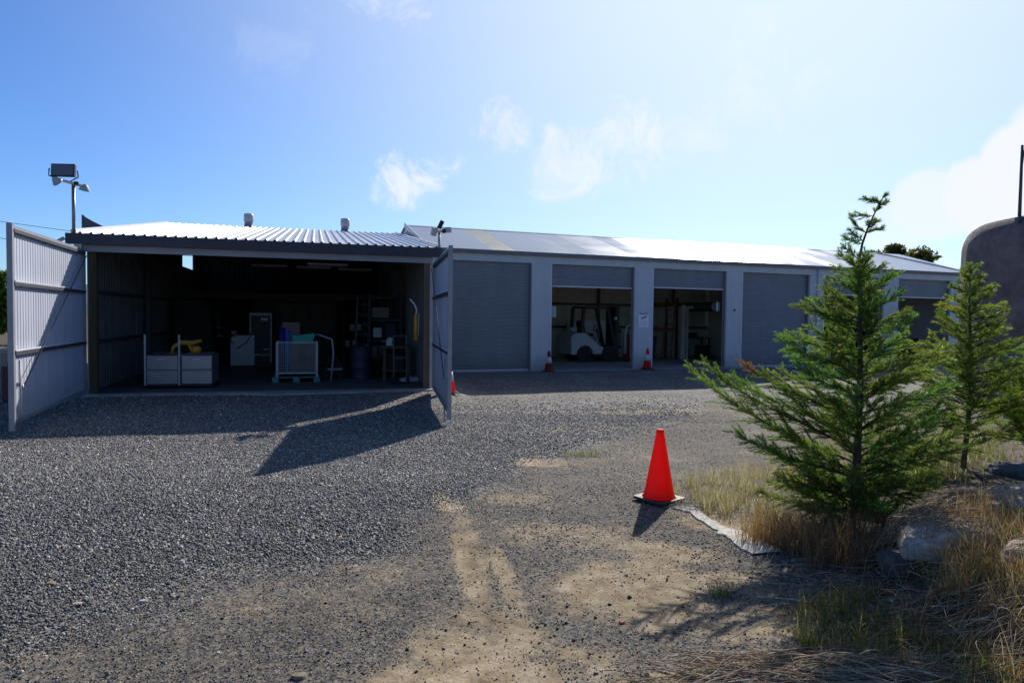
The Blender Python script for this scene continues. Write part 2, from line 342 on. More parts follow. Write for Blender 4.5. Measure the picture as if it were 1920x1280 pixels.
# wispy cumulus, placed by compass direction and height
nz = N(nt,'ShaderNodeTexNoise',Scale=13.0,Detail=12.0,Roughness=.68,Distortion=.7); L.new(tc.outputs['Generated'], nz.inputs[0])
nzb = N(nt,'ShaderNodeTexNoise',Scale=4.0,Detail=6.0,Roughness=.6,Distortion=.8); L.new(tc.outputs['Generated'], nzb.inputs[0])
def dirn(az, el): return (math.sin(R(az))*math.cos(R(el)), math.cos(R(az))*math.cos(R(el)), math.sin(R(el)))
CL = [ # azimuth, elevation, radius deg, opacity, big
 (-9.1,11.2,3.0,.85,0), (-7.4,11.9,2.5,.8,0), (-5.7,12.9,1.8,.75,0), (-10.4,9.9,1.9,.6,0), (-7.8,9.9,1.7,.4,0), (-.5,15.2,2.8,.55,0), (5.2,13.6,3.8,.75,0), (9.4,14.2,4.0,.8,0), (3.2,11.8,2.8,.5,0),
 (15.5,15.0,3.6,.45,0), (20,19,4.5,.4,0), (-19,20,4,.10,0), (-10.5,25,4,.4,0), (34.2,8.9,2.6,.95,1), (36.6,10.3,2.9,1,1), (39.5,11.0,4.2,1,1), (44,12,5,1,1), (31.3,8.2,2.6,.75,1), (29,6.8,2.2,.45,1)]
tot = None
for az, el, rad, op, k in CL:
    d = mr(vdot(dirn(az, el)), math.cos(R(rad*1.3)), 1.0, 0, 1)
    nn = mt('MULTIPLY', mt('SUBTRACT', (nzb if k else nz).outputs[0], .5), 2.6 if k else 4.4)
    e = mt('ADD', mt('MULTIPLY', d, 1.25 if k else .85), nn)
    e = mr(e, .34 if k else .46, .95 if k else 1.5, 0, op)
    e = mt('MULTIPLY', e, mr(d, 0, .25))
    tot = e if tot is None else mt('MAXIMUM', tot, e)
cur = blend(tot, (10.2,10.6,11.3), cur)
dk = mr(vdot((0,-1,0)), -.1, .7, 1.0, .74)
dm = N(nt,'ShaderNodeVectorMath',operation='SCALE'); L.new(cur, dm.inputs[0]); L.new(mt('MULTIPLY', dk, mr(vdot((0,0,1)), .46, .95, 1.0, .42)), dm.inputs['Scale']); cur = dm.outputs[0]  # unseen sky overhead and behind the camera dimmed to lower ambient light
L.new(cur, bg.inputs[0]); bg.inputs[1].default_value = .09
scene.view_settings.view_transform = 'Standard'; scene.view_settings.look = 'None'; scene.view_settings.exposure = 0

# ------------------------------------------------------------------ ground
def bank(x, y):
    x = np.asarray(x, float); y = np.asarray(y, float)
    e = x - .28*(y-4.2)
    return ss(2.35, 3.5, e)*(1-ss(9.5,13,y))*ss(-2,1.5,y)
PL = [(-6,2.6),(-2.8,3.75),(-1.5,4.8),(-.5,6.3),(.3,8.7),(2.2,12),(5.0,15.5)]
def gravel_side(x, y):           # >0 deep gravel, <0 worn track
    x = np.asarray(x, float); y = np.asarray(y, float)
    yl = np.interp(x, [p[0] for p in PL], [p[1] for p in PL])
    return (y-yl)*.7 + (fbm(x,y,.9,3)-.5)*1.6
def blob(x, y, cx, cy, rx, ry, ang=0):
    c, s = math.cos(R(ang)), math.sin(R(ang)); u = (x-cx)*c+(y-cy)*s; v = -(x-cx)*s+(y-cy)*c
    return np.clip(1-np.sqrt((u/rx)**2+(v/ry)**2), 0, 1)
TAN = [(.75,4.35,.8,.5,10,1.0),(1.25,3.95,.7,.35,0,.9),(-.32,5.2,.15,1.5,8,1.0),(-.02,4.6,.10,1.2,10,.6),(.9,4.7,.5,.35,0,.9),(1.5,4.5,.4,.3,0,.7),(-.45,3.2,.45,.3,0,.7),(-.15,3.6,.5,.6,0,.9),(.3,3.35,.5,.35,0,.8),(1.15,5.1,.6,.3,-20,.6),(.45,5.5,.9,.4,0,.35),
       (.35,8.9,.55,.5,0,.75),(3.4,14.2,2.6,.35,12,.6),(-2.5,3.4,.35,.08,10,.4),(-1.35,4.05,.5,.07,8,.42),(-1.1,4.75,.25,.08,0,.4),(-.7,3.3,.2,.08,0,.4),(1.7,5.9,.35,.5,35,.8),(.1,6.6,.5,.3,0,.35),(1.0,3.3,.6,.3,0,.55),(1.2,11.5,1.5,.5,10,.3),(-.62,6.4,.14,.8,14,.5)]
def tanmask(x, y):
    t = np.zeros_like(np.asarray(x, float))
    for cx, cy, rx, ry, an, w in TAN: t = np.maximum(t, w*ss(0,.6,blob(x,y,cx,cy,rx,ry,an)))
    t = t*np.clip(.35+1.5*ss(.3,.7,fbm(x,y,3.2,8)),0,1.25)
    w = ss(.2,-.6,-gravel_side(x,y)*-1)  # worn side
    t = np.maximum(t, ss(0,1.0,-gravel_side(x,y))*ss(.52,.78,fbm(x,y,1.6,5))*.22)
    return np.clip(t,0,1)
def gz(x, y):
    x = np.asarray(x, float); y = np.asarray(y, float)
    near = 1-ss(12,14,y)
    z = (fbm(x,y,.35,1)-.5)*.07*near
    z = z + (fbm(x,y,.22,7)-.5)*.10*ss(12,14,y)*(1-ss(19,21,y+0*x))*(x>-2)*ss(-2,1,x)
    z = z + (fbm(x,y,2.2,2)-.5)*.022*near
    z = z + .34*bank(x,y) + (fbm(x,y,1.3,9)-.5)*.12*bank(x,y)
    z = z - .02*near*blob(x,y,-.32,4.9,.16,1.6,8)
    ds = -(-(x+8.909)*.2768+(y-14.314)*.9609); dg = -(-(x-1.325)*.3502+(y-22.355)*.9367)
    z = z - .15*np.maximum(ss(.3,2.4,ds), ss(-1.7,-.9,x))*ss(.8,3.5,dg)*ss(6.6,9.5,y)*(1-ss(5,9,x))*ss(-60,-20,x)
    return z - .012
def lines(segs):
    out = [segs[0][0]]
    for a, b, st in segs:
        n = max(1, int(round((b-a)/st))); out += [a+(b-a)*(i+1)/n for i in range(n)]
    return np.array(out)
gx = lines([(-900,-100,200),(-100,-30,14),(-30,-8,1.4),(-8,-4.5,.2),(-4.5,6,.045),(6,12,.25),(12,40,2),(40,120,16),(120,900,195)])
gy = lines([(-300,-40,65),(-40,-4,3),(-4,1.5,.5),(1.5,8,.045),(8,13,.12),(13,20,.5),(20,60,2),(60,160,14),(160,1800,200)])
GX, GY = np.meshgrid(gx, gy); Z = gz(GX, GY)
V = np.stack([GX.ravel(), GY.ravel(), Z.ravel()], 1); nx, ny = len(gx), len(gy)
I = (np.arange(ny-1)[:,None]*nx+np.arange(nx-1)[None,:]).ravel()
F = np.stack([I, I+1, I+nx+1, I+nx], 1)
tm = tanmask(GX, GY).ravel(); gs = gravel_side(GX, GY).ravel()
bk = np.maximum(ss(.05,.6,bank(GX,GY)).ravel(), ss(.62,1.0,(ss(1.5,2.2,GX-.22*(GY-4.2))*(1-ss(8.5,10,GY))).ravel())*.75)
far = ss(30,45,np.hypot(GX,GY)).ravel(); bk = np.maximum(bk, far)
g = npmesh('ground', V, F, M['ground'], col=np.stack([tm, ss(.3,-.6,gs) if False else 1-ss(-.6,.4,gs), bk],1), smooth=True)
tag(g, kind='structure')

# loose crushed stones lying on the sheet
def scatter_stones():
    pts = []
    for (n, y0, y1, s0, s1) in [(140000,2.2,5.0,.0045,.0105),(180000,5.0,8.5,.006,.012),(130000,8.5,13.5,.007,.012),(90000,12.5,17,.009,.014),(90000,2.2,6.5,.002,.005)]:
        y = RS.uniform(y0, y1, n); x = RS.uniform(-.86,.72,n)*(y+.4)
        gsd = gravel_side(x, y); t = tanmask(x, y)
        p = .30+.70*ss(-1.6,1.0,gsd)
        if s1 < .01: p = .9+0*p
        p = p*(1-.88*t)*(.35+.65*np.maximum(ss(.38,.58,fbm(x,y,1.9,31)),ss(-.8,.8,gsd)))+.04
        p = p*(1-ss(12,16.5,y)*.95)*(1-.85*ss(.1,.7,bank(x,y)))*(.65+.7*fbm(x,y,3,12))
        k = RS.rand(n) < p; x, y, gsd = x[k], y[k], gsd[k]
        s = RS.uniform(s0, s1, len(x))*(.55+.45*ss(-.5,.5,gsd))*np.exp(RS.normal(0,.22,len(x)))
        pts.append(np.stack([x,y,s,gsd],1))
    kx = np.concatenate([RS.normal(a_,b_,k_) for a_,b_,k_ in ((-.2,.35,50),(.7,.6,60),(1.3,.4,34),(-1.0,.7,24))]); ky = np.concatenate([RS.normal(a_,b_,k_) for a_,b_,k_ in ((4.0,.25,50),(3.9,.5,60),(4.6,.4,34),(3.9,.5,24))])
    kk = ky > 2.6; kx, ky = kx[kk], ky[kk]; pts.append(np.stack([kx,ky,RS.uniform(.004,.013,len(kx)),-3+0*kx],1))
    P = np.concatenate(pts); n = len(P)
    cube = np.array([(-1,-1,-1),(1,-1,-1),(1,1,-1),(-1,1,-1),(-1,-1,1),(1,-1,1),(1,1,1),(-1,1,1)],float)*.72
    sh = cube[None]*RS.uniform(.55,1.15,(n,1,3)) + RS.normal(0,.22,(n,8,3))
    sh[:,4:,:2] *= RS.uniform(.5,.95,(n,1,1))
    a = RS.uniform(0,2*np.pi,n); ti = RS.normal(0,.45,n)
    ca, sa, ct, st = np.cos(a), np.sin(a), np.cos(ti), np.sin(ti)
    x = sh[...,0]*ct[:,None]-sh[...,2]*st[:,None]; z = sh[...,0]*st[:,None]+sh[...,2]*ct[:,None]; y = sh[...,1]
    xr = x*ca[:,None]-y*sa[:,None]; yr = x*sa[:,None]+y*ca[:,None]
    s = P[:,2][:,None]; zb = gz(P[:,0],P[:,1])[:,None]+s*.35
    V = np.stack([xr*s+P[:,0][:,None], yr*s+P[:,1][:,None], z*s*.8+zb],2).reshape(-1,3)
    q = np.array([(0,3,2,1),(4,5,6,7),(0,1,5,4),(1,2,6,5),(2,3,7,6),(3,0,4,7)])
    F = (q[None]+(np.arange(n)*8)[:,None,None]).reshape(-1,4)
    b = np.exp(RS.normal(math.log(.20),.60,n)); b = np.clip(b,.04,.75); b = b*(.68+.45*ss(3.0,10,P[:,1])); b = np.where(P[:,3] < 0, b*RS.choice([.6,1.0,1.5],n), b)  # self-shadow painted in: stone colour darkens towards the camera
    c = np.stack([b*1.04,b,b*.96],1); br = RS.rand(n) < .07; c[br] = np.stack([b[br]*1.8,b[br]*1.45,b[br]*1.05],1)
    pl = RS.rand(n) < .010; c[pl] = (.62,.58,.52); cl = P[:,3] == -3; c[cl] = np.array([.07,.06,.05])[None]*RS.uniform(.7,1.6,(cl.sum(),1))
    o = npmesh('loose_gravel', V, F, M['stone'], col=np.repeat(c,8,0)); return tag(o, 'dark crushed basalt gravel spread over the yard', 'gravel', kind='stuff')
scatter_stones()

# ------------------------------------------------------------------ grass and litter
def blades(name, P, h, w, lean, cols, label, cat, flop=0.0, mt_=None):
    n = len(P); H = h[:,None]
    az = RS.uniform(0,2*np.pi,n); ln = np.abs(RS.normal(lean,lean*.6,n)); dx, dy = np.cos(az), np.sin(az)
    fa = RS.uniform(0,2*np.pi,n); wx, wy = np.cos(fa), np.sin(fa)
    ts = np.array([0,.35,.7,1.0]); V = np.zeros((n,7,3))
    for i, t in enumerate(ts):
        off = (t**1.7)*ln*h; zz = t*h*(1-.35*ln*t)
        cx = P[:,0]+dx*off; cy = P[:,1]+dy*off; cz = P[:,2]+zz-.01
        ww = w*(1-.75*t)
        if i < 3:
            V[:,2*i] = np.stack([cx-wx*ww,cy-wy*ww,cz],1); V[:,2*i+1] = np.stack([cx+wx*ww,cy+wy*ww,cz],1)
        else: V[:,6] = np.stack([cx,cy,cz],1)
    T = np.array([(0,1,3),(0,3,2),(2,3,5),(2,5,4),(4,5,6)])
    F = (T[None]+(np.arange(n)*7)[:,None,None]).reshape(-1,3)
    c = np.array(cols)[RS.randint(0,len(cols),n)]*np.exp(RS.normal(0,.25,n))[:,None]
    o = npmesh(name, V.reshape(-1,3), F, mt_ or M['grass'], col=np.repeat(c,7,0)); return tag(o, label, cat, kind='stuff')
def patch(n, boxes, clump=.0):
    X = []; Y = []
    wsum = sum(b[4] for b in boxes)
    for cx, cy, rx, ry, w in boxes:
        k = int(n*w/wsum); r = np.sqrt(RS.rand(k))*(1+RS.normal(0,.12,k)); a = RS.uniform(0,2*np.pi,k)
        X.append(cx+rx*r*np.cos(a)); Y.append(cy+ry*r*np.sin(a))
    x = np.concatenate(X); y = np.concatenate(Y)
    if clump:
        k = RS.rand(len(x)) < ss(.38,.6,fbm(x,y,5,20+int(clump*10))); x, y = x[k], y[k]
    return np.stack([x,y,gz(x,y)],1)
STRAW = [(.42,.34,.20),(.50,.42,.28),(.36,.28,.17),(.55,.48,.36)]
RUST = [(.30,.15,.075),(.38,.21,.10),(.42,.28,.16),(.24,.12,.065)]
GREEN = [(.08,.14,.03),(.12,.18,.04),(.18,.22,.06),(.06,.10,.03)]
OLIVE = [(.20,.22,.06),(.28,.27,.10),(.16,.18,.05)]
P = patch(9000,[(2.05,6.7,.5,.8,1.2),(2.7,7.2,.8,.7,.7),(2.3,5.9,.45,.4,.7),(3.5,7.9,.9,.6,.5),(4.6,8.6,1.2,.8,.5)],.5)
blades('dry_grass', P, RS.uniform(.05,.26,len(P)), .0022, .35, STRAW+[OLIVE[1]], 'sparse pale straw grass beside the gravel left of the large conifer', 'grass')
P = patch(5200,[(2.25,5.3,.42,.3,.8),(2.75,5.2,.5,.35,1),(2.45,4.9,.35,.22,.5),(3.25,4.9,.35,.3,.5)],.5)
blades('reddish_grass', P, RS.uniform(.12,.42,len(P)), .0024, .4, RUST+[STRAW[2]], 'reddish brown dry grass around the foot of the large conifer', 'grass')
P = patch(9500,[(2.7,3.9,.35,.3,.8),(2.75,3.05,.4,.3,.9),(3.0,4.35,.5,.2,.6),(3.6,4.4,.4,.4,.7),(3.15,4.1,.4,.4,1),(3.3,3.5,.45,.35,1),(2.9,3.3,.35,.3,.6)],.5)
blades('rusty_grass', P, RS.uniform(.10,.38,len(P)), .0022, .45, RUST+STRAW[:2]+[OLIVE[0]], 'rusty dry grass growing in front of the boulders', 'grass')
P = patch(14000,[(3.1,3.0,.4,.3,.5),(1.95,3.75,.35,.45,1),(2.25,3.3,.4,.35,1.2),(2.65,3.25,.4,.35,1.1),(1.75,3.2,.3,.25,.5),(2.35,4.15,.35,.25,.5)],.5)
blades('green_grass', P, RS.uniform(.04,.19,len(P)), .0024, .6, GREEN+[OLIVE[0],OLIVE[1],STRAW[0],RUST[0],RUST[1],STRAW[2]], 'lush green grass in the bottom right corner', 'grass')
P = patch(9000,[(5.2,8.6,1.4,.9,1),(4.6,7.0,.9,.6,.6),(6.5,9.5,1.8,1.2,.8),(3.7,6.4,.6,.45,.6),(3.2,6.2,.4,.3,.35)],.5)
blades('bank_grass', P, RS.uniform(.06,.24,len(P)), .004, .45, OLIVE+STRAW[:2]+[GREEN[2]], 'yellow green grass on the bank around the smaller conifer', 'grass')
P = patch(260,[(1.62,3.62,.05,.05,.5),(1.35,4.3,.06,.05,.3),(.95,9.4,.3,.15,1)])
blades('weed_tuft', P, RS.uniform(.03,.13,len(P)), .004, .3, OLIVE+[GREEN[2]], 'few small green weeds sprouting from the bare gravel', 'weeds')

def straw_pile(name, label, cx, cy, n, spread, az0, h0, cols, hf=None, azs=40, lmax=.6):
    hf = hf or gz; rs = np.random.RandomState(n)
    L_ = rs.uniform(.12,lmax,n)*rs.uniform(.5,1,n); a = np.radians(rs.normal(az0,azs,n)); x = cx+rs.normal(0,spread[0],n); y = cy+rs.normal(0,spread[1],n)
    r = np.hypot((x-cx)/spread[0],(y-cy)/spread[1]); top = np.maximum(.006, h0*np.exp(-r*r*.5))*rs.uniform(.1,1.1,n)
    w = rs.uniform(.0009,.0030,n); bend = rs.normal(0,.22,n); rise = rs.uniform(-.02,.06,n); K = 6
    t = (np.arange(K)/(K-1)-.5)[None]; c = lambda q: q[:,None]
    px = c(x)+np.cos(c(a))*t*c(L_)-np.sin(c(a))*c(bend*L_)*(t*t*4-1)*.5; py = c(y)+np.sin(c(a))*t*c(L_)+np.cos(c(a))*c(bend*L_)*(t*t*4-1)*.5
    g_ = hf(px.ravel(),py.ravel()).reshape(n,K); mean = g_.mean(1,keepdims=True); g2 = np.maximum(g_, mean*.75+g_*.25)
    pz = np.maximum(g2+c(top)*(1-2.2*t*t)+c(rise)*(t+.5), g_)+.004
    nx_ = -np.sin(c(a))*c(w); ny_ = np.cos(c(a))*c(w)
    V = np.stack([np.stack([px+nx_,py+ny_,pz],2),np.stack([px-nx_,py-ny_,pz],2),np.stack([px,py,pz+c(w)*1.6],2)],2).reshape(-1,3)
    F = []
    for k in range(K-1):
        for u,v in ((0,1),(1,2),(2,0)): F.append((k*3+u,k*3+v,k*3+3+v,k*3+3+u))
    F = (np.array(F)[None]+(np.arange(n)*K*3)[:,None,None]).reshape(-1,4)
    cc = np.array(cols)[rs.randint(0,len(cols),n)]*np.exp(rs.normal(0,.3,n))[:,None]
    ob = npmesh(name, V, F, M['stone'], col=np.repeat(cc,K*3,0)); return tag(ob, label, 'twigs', kind='stuff')
straw_pile('twig_pile','heap of pale dry stalks and twigs lying at the bottom right edge', 1.62,3.24,1900,(.33,.12),-8,.10,STRAW+RUST[2:]+[(.45,.38,.3)],None,22,.8)
straw_pile('fallen_stalks','few thin dry stalks lying in the shade under the large conifer', 2.2,4.3,60,(.45,.4),20,.02,STRAW)
straw_pile('cone_stalks','few grey dry stalks lying beside the nearest traffic cone', 1.66,6.28,26,(.10,.08),30,.02,[(.4,.34,.3)])

# ------------------------------------------------------------------ boulders and broken slab
def boulder(label, x, y, sx, sy, sz, seed, c, rz=0, sink=.3):
    import bmesh
    bm = bmesh.new(); bmesh.ops.create_icosphere(bm, subdivisions=5, radius=1)
    from mathutils import noise
    off = Vector((seed*3.1, seed*1.7, seed*.9))
    for v in bm.verts:
        p = v.co.copy()
        k = 1+.26*noise.noise(p*1.1+off)+.12*noise.noise(p*2.7+off)+.05*noise.noise(p*7+off)+.022*noise.noise(p*18+off)
        q = p*k
        for nrm, dd in ((Vector((.2,.1,1)).normalized(), .72),(Vector((-1,.35,.1)).normalized(), .8),(Vector((.5,-1,.15)).normalized(), .78)):
            s_ = q.dot(nrm)-dd
            if s_ > 0: q -= nrm*s_*.8
        v.co = Vector((q.x*sx,q.y*sy,q.z*sz))
    me = bpy.data.meshes.new('boulder'); bm.to_mesh(me); bm.free()
    a = me.color_attributes.new('col','FLOAT_COLOR','POINT'); nv = len(me.vertices)
    cc = np.ones((nv,4),np.float32)
    for i, v in enumerate(me.vertices):
        t = noise.noise(v.co*6/ max(sx,.2)*.5+off)*.5+.5; t2 = noise.noise(v.co*22+off)*.5+.5
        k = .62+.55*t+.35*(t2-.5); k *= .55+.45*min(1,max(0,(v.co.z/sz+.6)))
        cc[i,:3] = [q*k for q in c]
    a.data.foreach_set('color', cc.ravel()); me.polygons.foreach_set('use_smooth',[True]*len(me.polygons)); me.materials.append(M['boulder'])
    o = bpy.data.objects.new('boulder', me); COL.objects.link(o); o.location = (x,y,float(gz(x,y))+sz*(1-2*sink)*.5); o.rotation_euler = (random.uniform(-.1,.1),random.uniform(-.1,.1),rz)
    return tag(o, label, 'boulder')
BO = [('large low flat boulder with dead stalks on top, at the right',3.25,4.78,.62,.34,.13,1,(.66,.54,.43),.2),
 ('dark shaded boulder at the foot of the large conifer, left of the low flat boulder',2.70,4.66,.17,.15,.14,2,(.17,.14,.13),.5),
 ('pale grey rock in the rusty grass, lowest of those by the right edge',3.32,4.06,.36,.22,.10,3,(.60,.47,.37),-.2),
 ('pinkish brown rock cut by the right edge of the photo',3.05,3.42,.24,.17,.09,4,(.60,.46,.35),.4),
 ('small dark grey boulder high on the bank below the smaller conifer',4.7,6.35,.26,.2,.10,5,(.2,.18,.18),.1),
 ('low rounded grey boulder half buried in the bank behind the flat boulder',3.95,5.35,.36,.22,.11,6,(.54,.44,.35),.8)]
for b_ in BO: boulder(*b_)
for i_,(x_,y_,r_) in enumerate(((2.95,5.25,.09),(3.6,5.05,.11),(3.05,4.35,.07),(3.62,4.62,.10),(2.85,3.95,.06),(3.45,3.75,.08))):
    boulder(['brown rock on the bank right behind the large conifer trunk','fist sized brown rock between the flat boulder and the half buried one','small brown rock in front of the flat boulder','brown rock at the right end of the flat boulder','smallest brown rock in the green and rusty grass','brown rock between the two lowest pale rocks'][i_],x_,y_,r_*1.5,r_,r_*.8,7+i_,(.40,.33,.27),i_*.9)
for i_,(x_,y_,r_,c_) in enumerate(((-2.24,4.12,.020,(.6,.56,.5)),(-2.6,4.05,.024,(.55,.45,.32)),(-2.96,4.35,.026,(.35,.27,.15)),(-1.02,3.28,.028,(.42,.34,.22)),(.66,3.92,.017,(.5,.16,.1)))):
    boulder(['small whitish stone at the lower left edge of the dark gravel','small tan stone left of the whitish one in the dark gravel','small brown stone at the far left of the foreground gravel','flat tan stone at the bottom edge left of centre','tiny reddish stone on the tan dirt in the foreground'][i_],x_,y_,r_*1.4,r_,r_*.6,20+i_,c_,i_*1.1,.15)
def hz(x, y):
    z = gz(x, y)
    for b_ in BO:
        r2 = ((np.asarray(x)-b_[1])/(b_[3]*.92))**2+((np.asarray(y)-b_[2])/(b_[4]*.92))**2
        z = np.maximum(z, gz(b_[1],b_[2])+b_[5]*(.2+.78*np.sqrt(np.clip(1-r2,0,1)))*(r2<1)-9*(r2>=1))
    return z
straw_pile('dead_stalks','scattered dead stalks lying over the boulders and bank', 3.3,4.75,1300,(.6,.5),10,.06,STRAW+RUST[:2]+[(.4,.34,.28)], hz)
straw_pile('matted_straw','matted dry straw in the green grass of the bottom right corner', 2.8,3.5,1300,(.45,.35),25,.14,STRAW+RUST, hz)
# broken concrete strip sunk in the gravel
def slab():
    a = Vector((1.62,6.28)); b = Vector((1.92,5.05)); d = (b-a); n = Vector((-d.y,d.x)).normalized(); top = []; m = 60
    e1 = []; e2 = []
    for i in range(m+1):
        t = i/m; g_ = .50+.50*float(ss(.28,.5,vn(t*9,2,1,11))); w = .10*(.3+.9*float(vn(t*7,0,1,3))+.5*float(vn(t*31,0,1,5)))*g_; w2 = .11*(.3+.9*float(vn(t*8,4,1,6))+.5*float(vn(t*27,1,1,8)))*g_
        p = a+d*t; e1.append(p+n*w); e2.append(p-n*w2)
    vs = [(q.x,q.y,float(gz(q.x,q.y))+.016) for q in e1]+[(q.x,q.y,float(gz(q.x,q.y))+.012) for q in e2]
    vs += [(q.x,q.y,float(gz(q.x,q.y))-.05) for q in e1]+[(q.x,q.y,float(gz(q.x,q.y))-.05) for q in e2]; k = m+1
    fs = []
    for i in range(m): fs += [(i,k+i,k+i+1,i+1),(i,i+1,2*k+i+1,2*k+i),(k+i,3*k+i,3*k+i+1,k+i+1)]
    o = MB().add(vs,fs).build('concrete_slab', mat('pale_broken_concrete',(.64,.60,.52),.95,0,0,.35,26,dirt=.95,bump=1,bscale=40))
    tag(o,'pale broken concrete strip sunk in the gravel beside the nearest cone','concrete slab')
slab()

# ------------------------------------------------------------------ large open shed on the left
SA = R(16.07); SL = (-8.909,14.314,0)
shed = thing('open_shed','open fronted steel shed with ribbed roof and two swung open doors','shed',SL,SA)
W_, D_ = 7.24, 13.8
def Lp(s, d, z=0, P=SL, a=SA): return (P[0]+s*math.cos(a)-d*math.sin(a), P[1]+s*math.sin(a)+d*math.cos(a), z)
CORR = [(0,0),(.30,0),(.38,-.045),(.62,-.045),(.70,0)]
TRIM = [(0,0),(.58,0),(.68,.032),(.84,.032),(.94,0)]
# roof
e0, r0 = 3.36, 4.76; dr = 9.5
rm = MB(); nv_ = (0,-(r0-e0),dr)
rm.ribs((-.22,-.16,e0),(W_+.40,0,0),(0,dr+.16,r0-e0+.02),nv_,TRIM,.2)
rm.ribs((-.22,D_+.2,4.1),(W_+.40,0,0),(0,-(D_+.2-dr),r0+.02-4.1),(0,.14,1),TRIM,.2)
rf = rm.build('roof', M['shed_roof'], shed)
for x_ in (-.23, W_+.19): MB().bar((x_,-.14,e0+.01),(x_,dr,r0+.02),.03,.14).build('barge_cap', M['g_trim'], rf)
# gutter: folded trough
MB().prism([(-.30,3.13),(-.30,3.345),(-.285,3.345),(-.285,3.15),(-.17,3.15),(-.17,3.33),(-.155,3.33),(-.155,3.13)],-.30,W_+.22,ax='x').build('gutter', M['gutter'], shed)
B(-.02,W_+.02,-.15,-.06,2.99,3.16).build('lintel_beam', M['beam'], shed, .006)
B(-.19,-.05,-.155,-.05,3.0,3.128).build('beam_end', M['g_trim'], shed, .004)
# walls (left with a high opening near the back)
wl = MB()
wl.ribs((0,.1,0),(0,10.4,0),(0,0,3.28),(1,0,0),CORR,.19)
wl.ribs((0,10.5,0),(0,2.5,0),(0,0,3.42),(1,0,0),CORR,.19)
wl.ribs((0,13.0,0),(0,D_-13.0,0),(0,0,4.2),(1,0,0),CORR,.19)
wl.add([(-.05,.1,3.1),(-.05,9.5,3.1),(-.05,9.5,4.745),(-.05,.1,3.37)],[(0,1,2,3)]); wl.add([(-.05,9.5,3.1),(-.05,10.5,3.1),(-.05,10.5,4.6),(-.05,9.5,4.745)],[(0,1,2,3)])
wl.add([(0,10.5,4.05),(0,13,4.05),(0,13,4.25),(0,10.5,4.58)],[(0,1,2,3)])
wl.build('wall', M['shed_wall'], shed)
B(-.03,.0,.1,D_,0,.06).build('bottom_plate', M['steel_post'], shed)
for x_ in (-.06, W_-.05): B(x_,x_+.12,D_-.08,D_+.07,0,4.12).build('corner_post', M['steel_post'], shed)
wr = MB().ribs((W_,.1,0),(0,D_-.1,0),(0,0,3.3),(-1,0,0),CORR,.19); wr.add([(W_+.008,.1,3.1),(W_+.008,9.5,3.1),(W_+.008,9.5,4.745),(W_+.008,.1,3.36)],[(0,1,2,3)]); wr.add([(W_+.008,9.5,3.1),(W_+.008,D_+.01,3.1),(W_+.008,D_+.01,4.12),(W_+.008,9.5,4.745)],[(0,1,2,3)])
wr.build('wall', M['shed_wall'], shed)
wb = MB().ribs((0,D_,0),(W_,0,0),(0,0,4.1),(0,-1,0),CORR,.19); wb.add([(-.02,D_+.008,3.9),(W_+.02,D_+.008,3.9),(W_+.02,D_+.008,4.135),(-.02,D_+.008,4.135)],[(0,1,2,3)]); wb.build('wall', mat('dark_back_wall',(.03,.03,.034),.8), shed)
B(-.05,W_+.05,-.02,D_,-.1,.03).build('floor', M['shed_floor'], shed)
MB().prism([(0,-.34),(1.2,-.28),(3.0,-.40),(3.6,-.62),(5.2,-.52),(6.9,-.36),(7.3,-.3),(7.3,0),(0,0)],-.09,.022,ax='z').build('threshold', M['apron'], shed)
for z in (1.1, 2.17): B(.0,.09,.25,D_-.1,z-.04,z+.04).build('girt', M['steel_post'], shed)
B(.03,.17,.02,.17,.03,3.05).build('post', M['post'], shed, .006)
B(W_-.17,W_-.05,.0,.12,.03,3.05).build('post', mat('brown_post',(.13,.10,.08),.8), shed, .006)
B(W_-.03,W_+.04,-.06,.03,.0,3.0).build('post', M['frame'], shed, .004)
for d in (4.8, 9.5):
    B(.08,.2,d-.06,d+.06,.03,3.3+ .1*d*.9).build('post', M['steel_post'], shed); B(W_-.2,W_-.08,d-.06,d+.06,.03,3.3).build('post', M['post'], shed)
for d in (1.2,2.8,4.4,6.0,7.6,9.3): B(.02,W_-.02,d,d+.06,e0-.16+(r0-e0)*d/dr-.08,e0-.05+(r0-e0)*d/dr).build('purlin', M['steel_post'], shed)
B(0,W_,8.6,8.72,2.25,2.45).build('crossbeam', M['wood'], shed)
B(2.6,5.3,8.62,8.70,.03,2.25).build('partition', mat('dark_partition',(.045,.04,.035),.8), shed)
B(-.0,.03,4.0,4.6,1.0,1.75).build('notice_board', mat('grey_board',(.3,.3,.36),.8), shed)

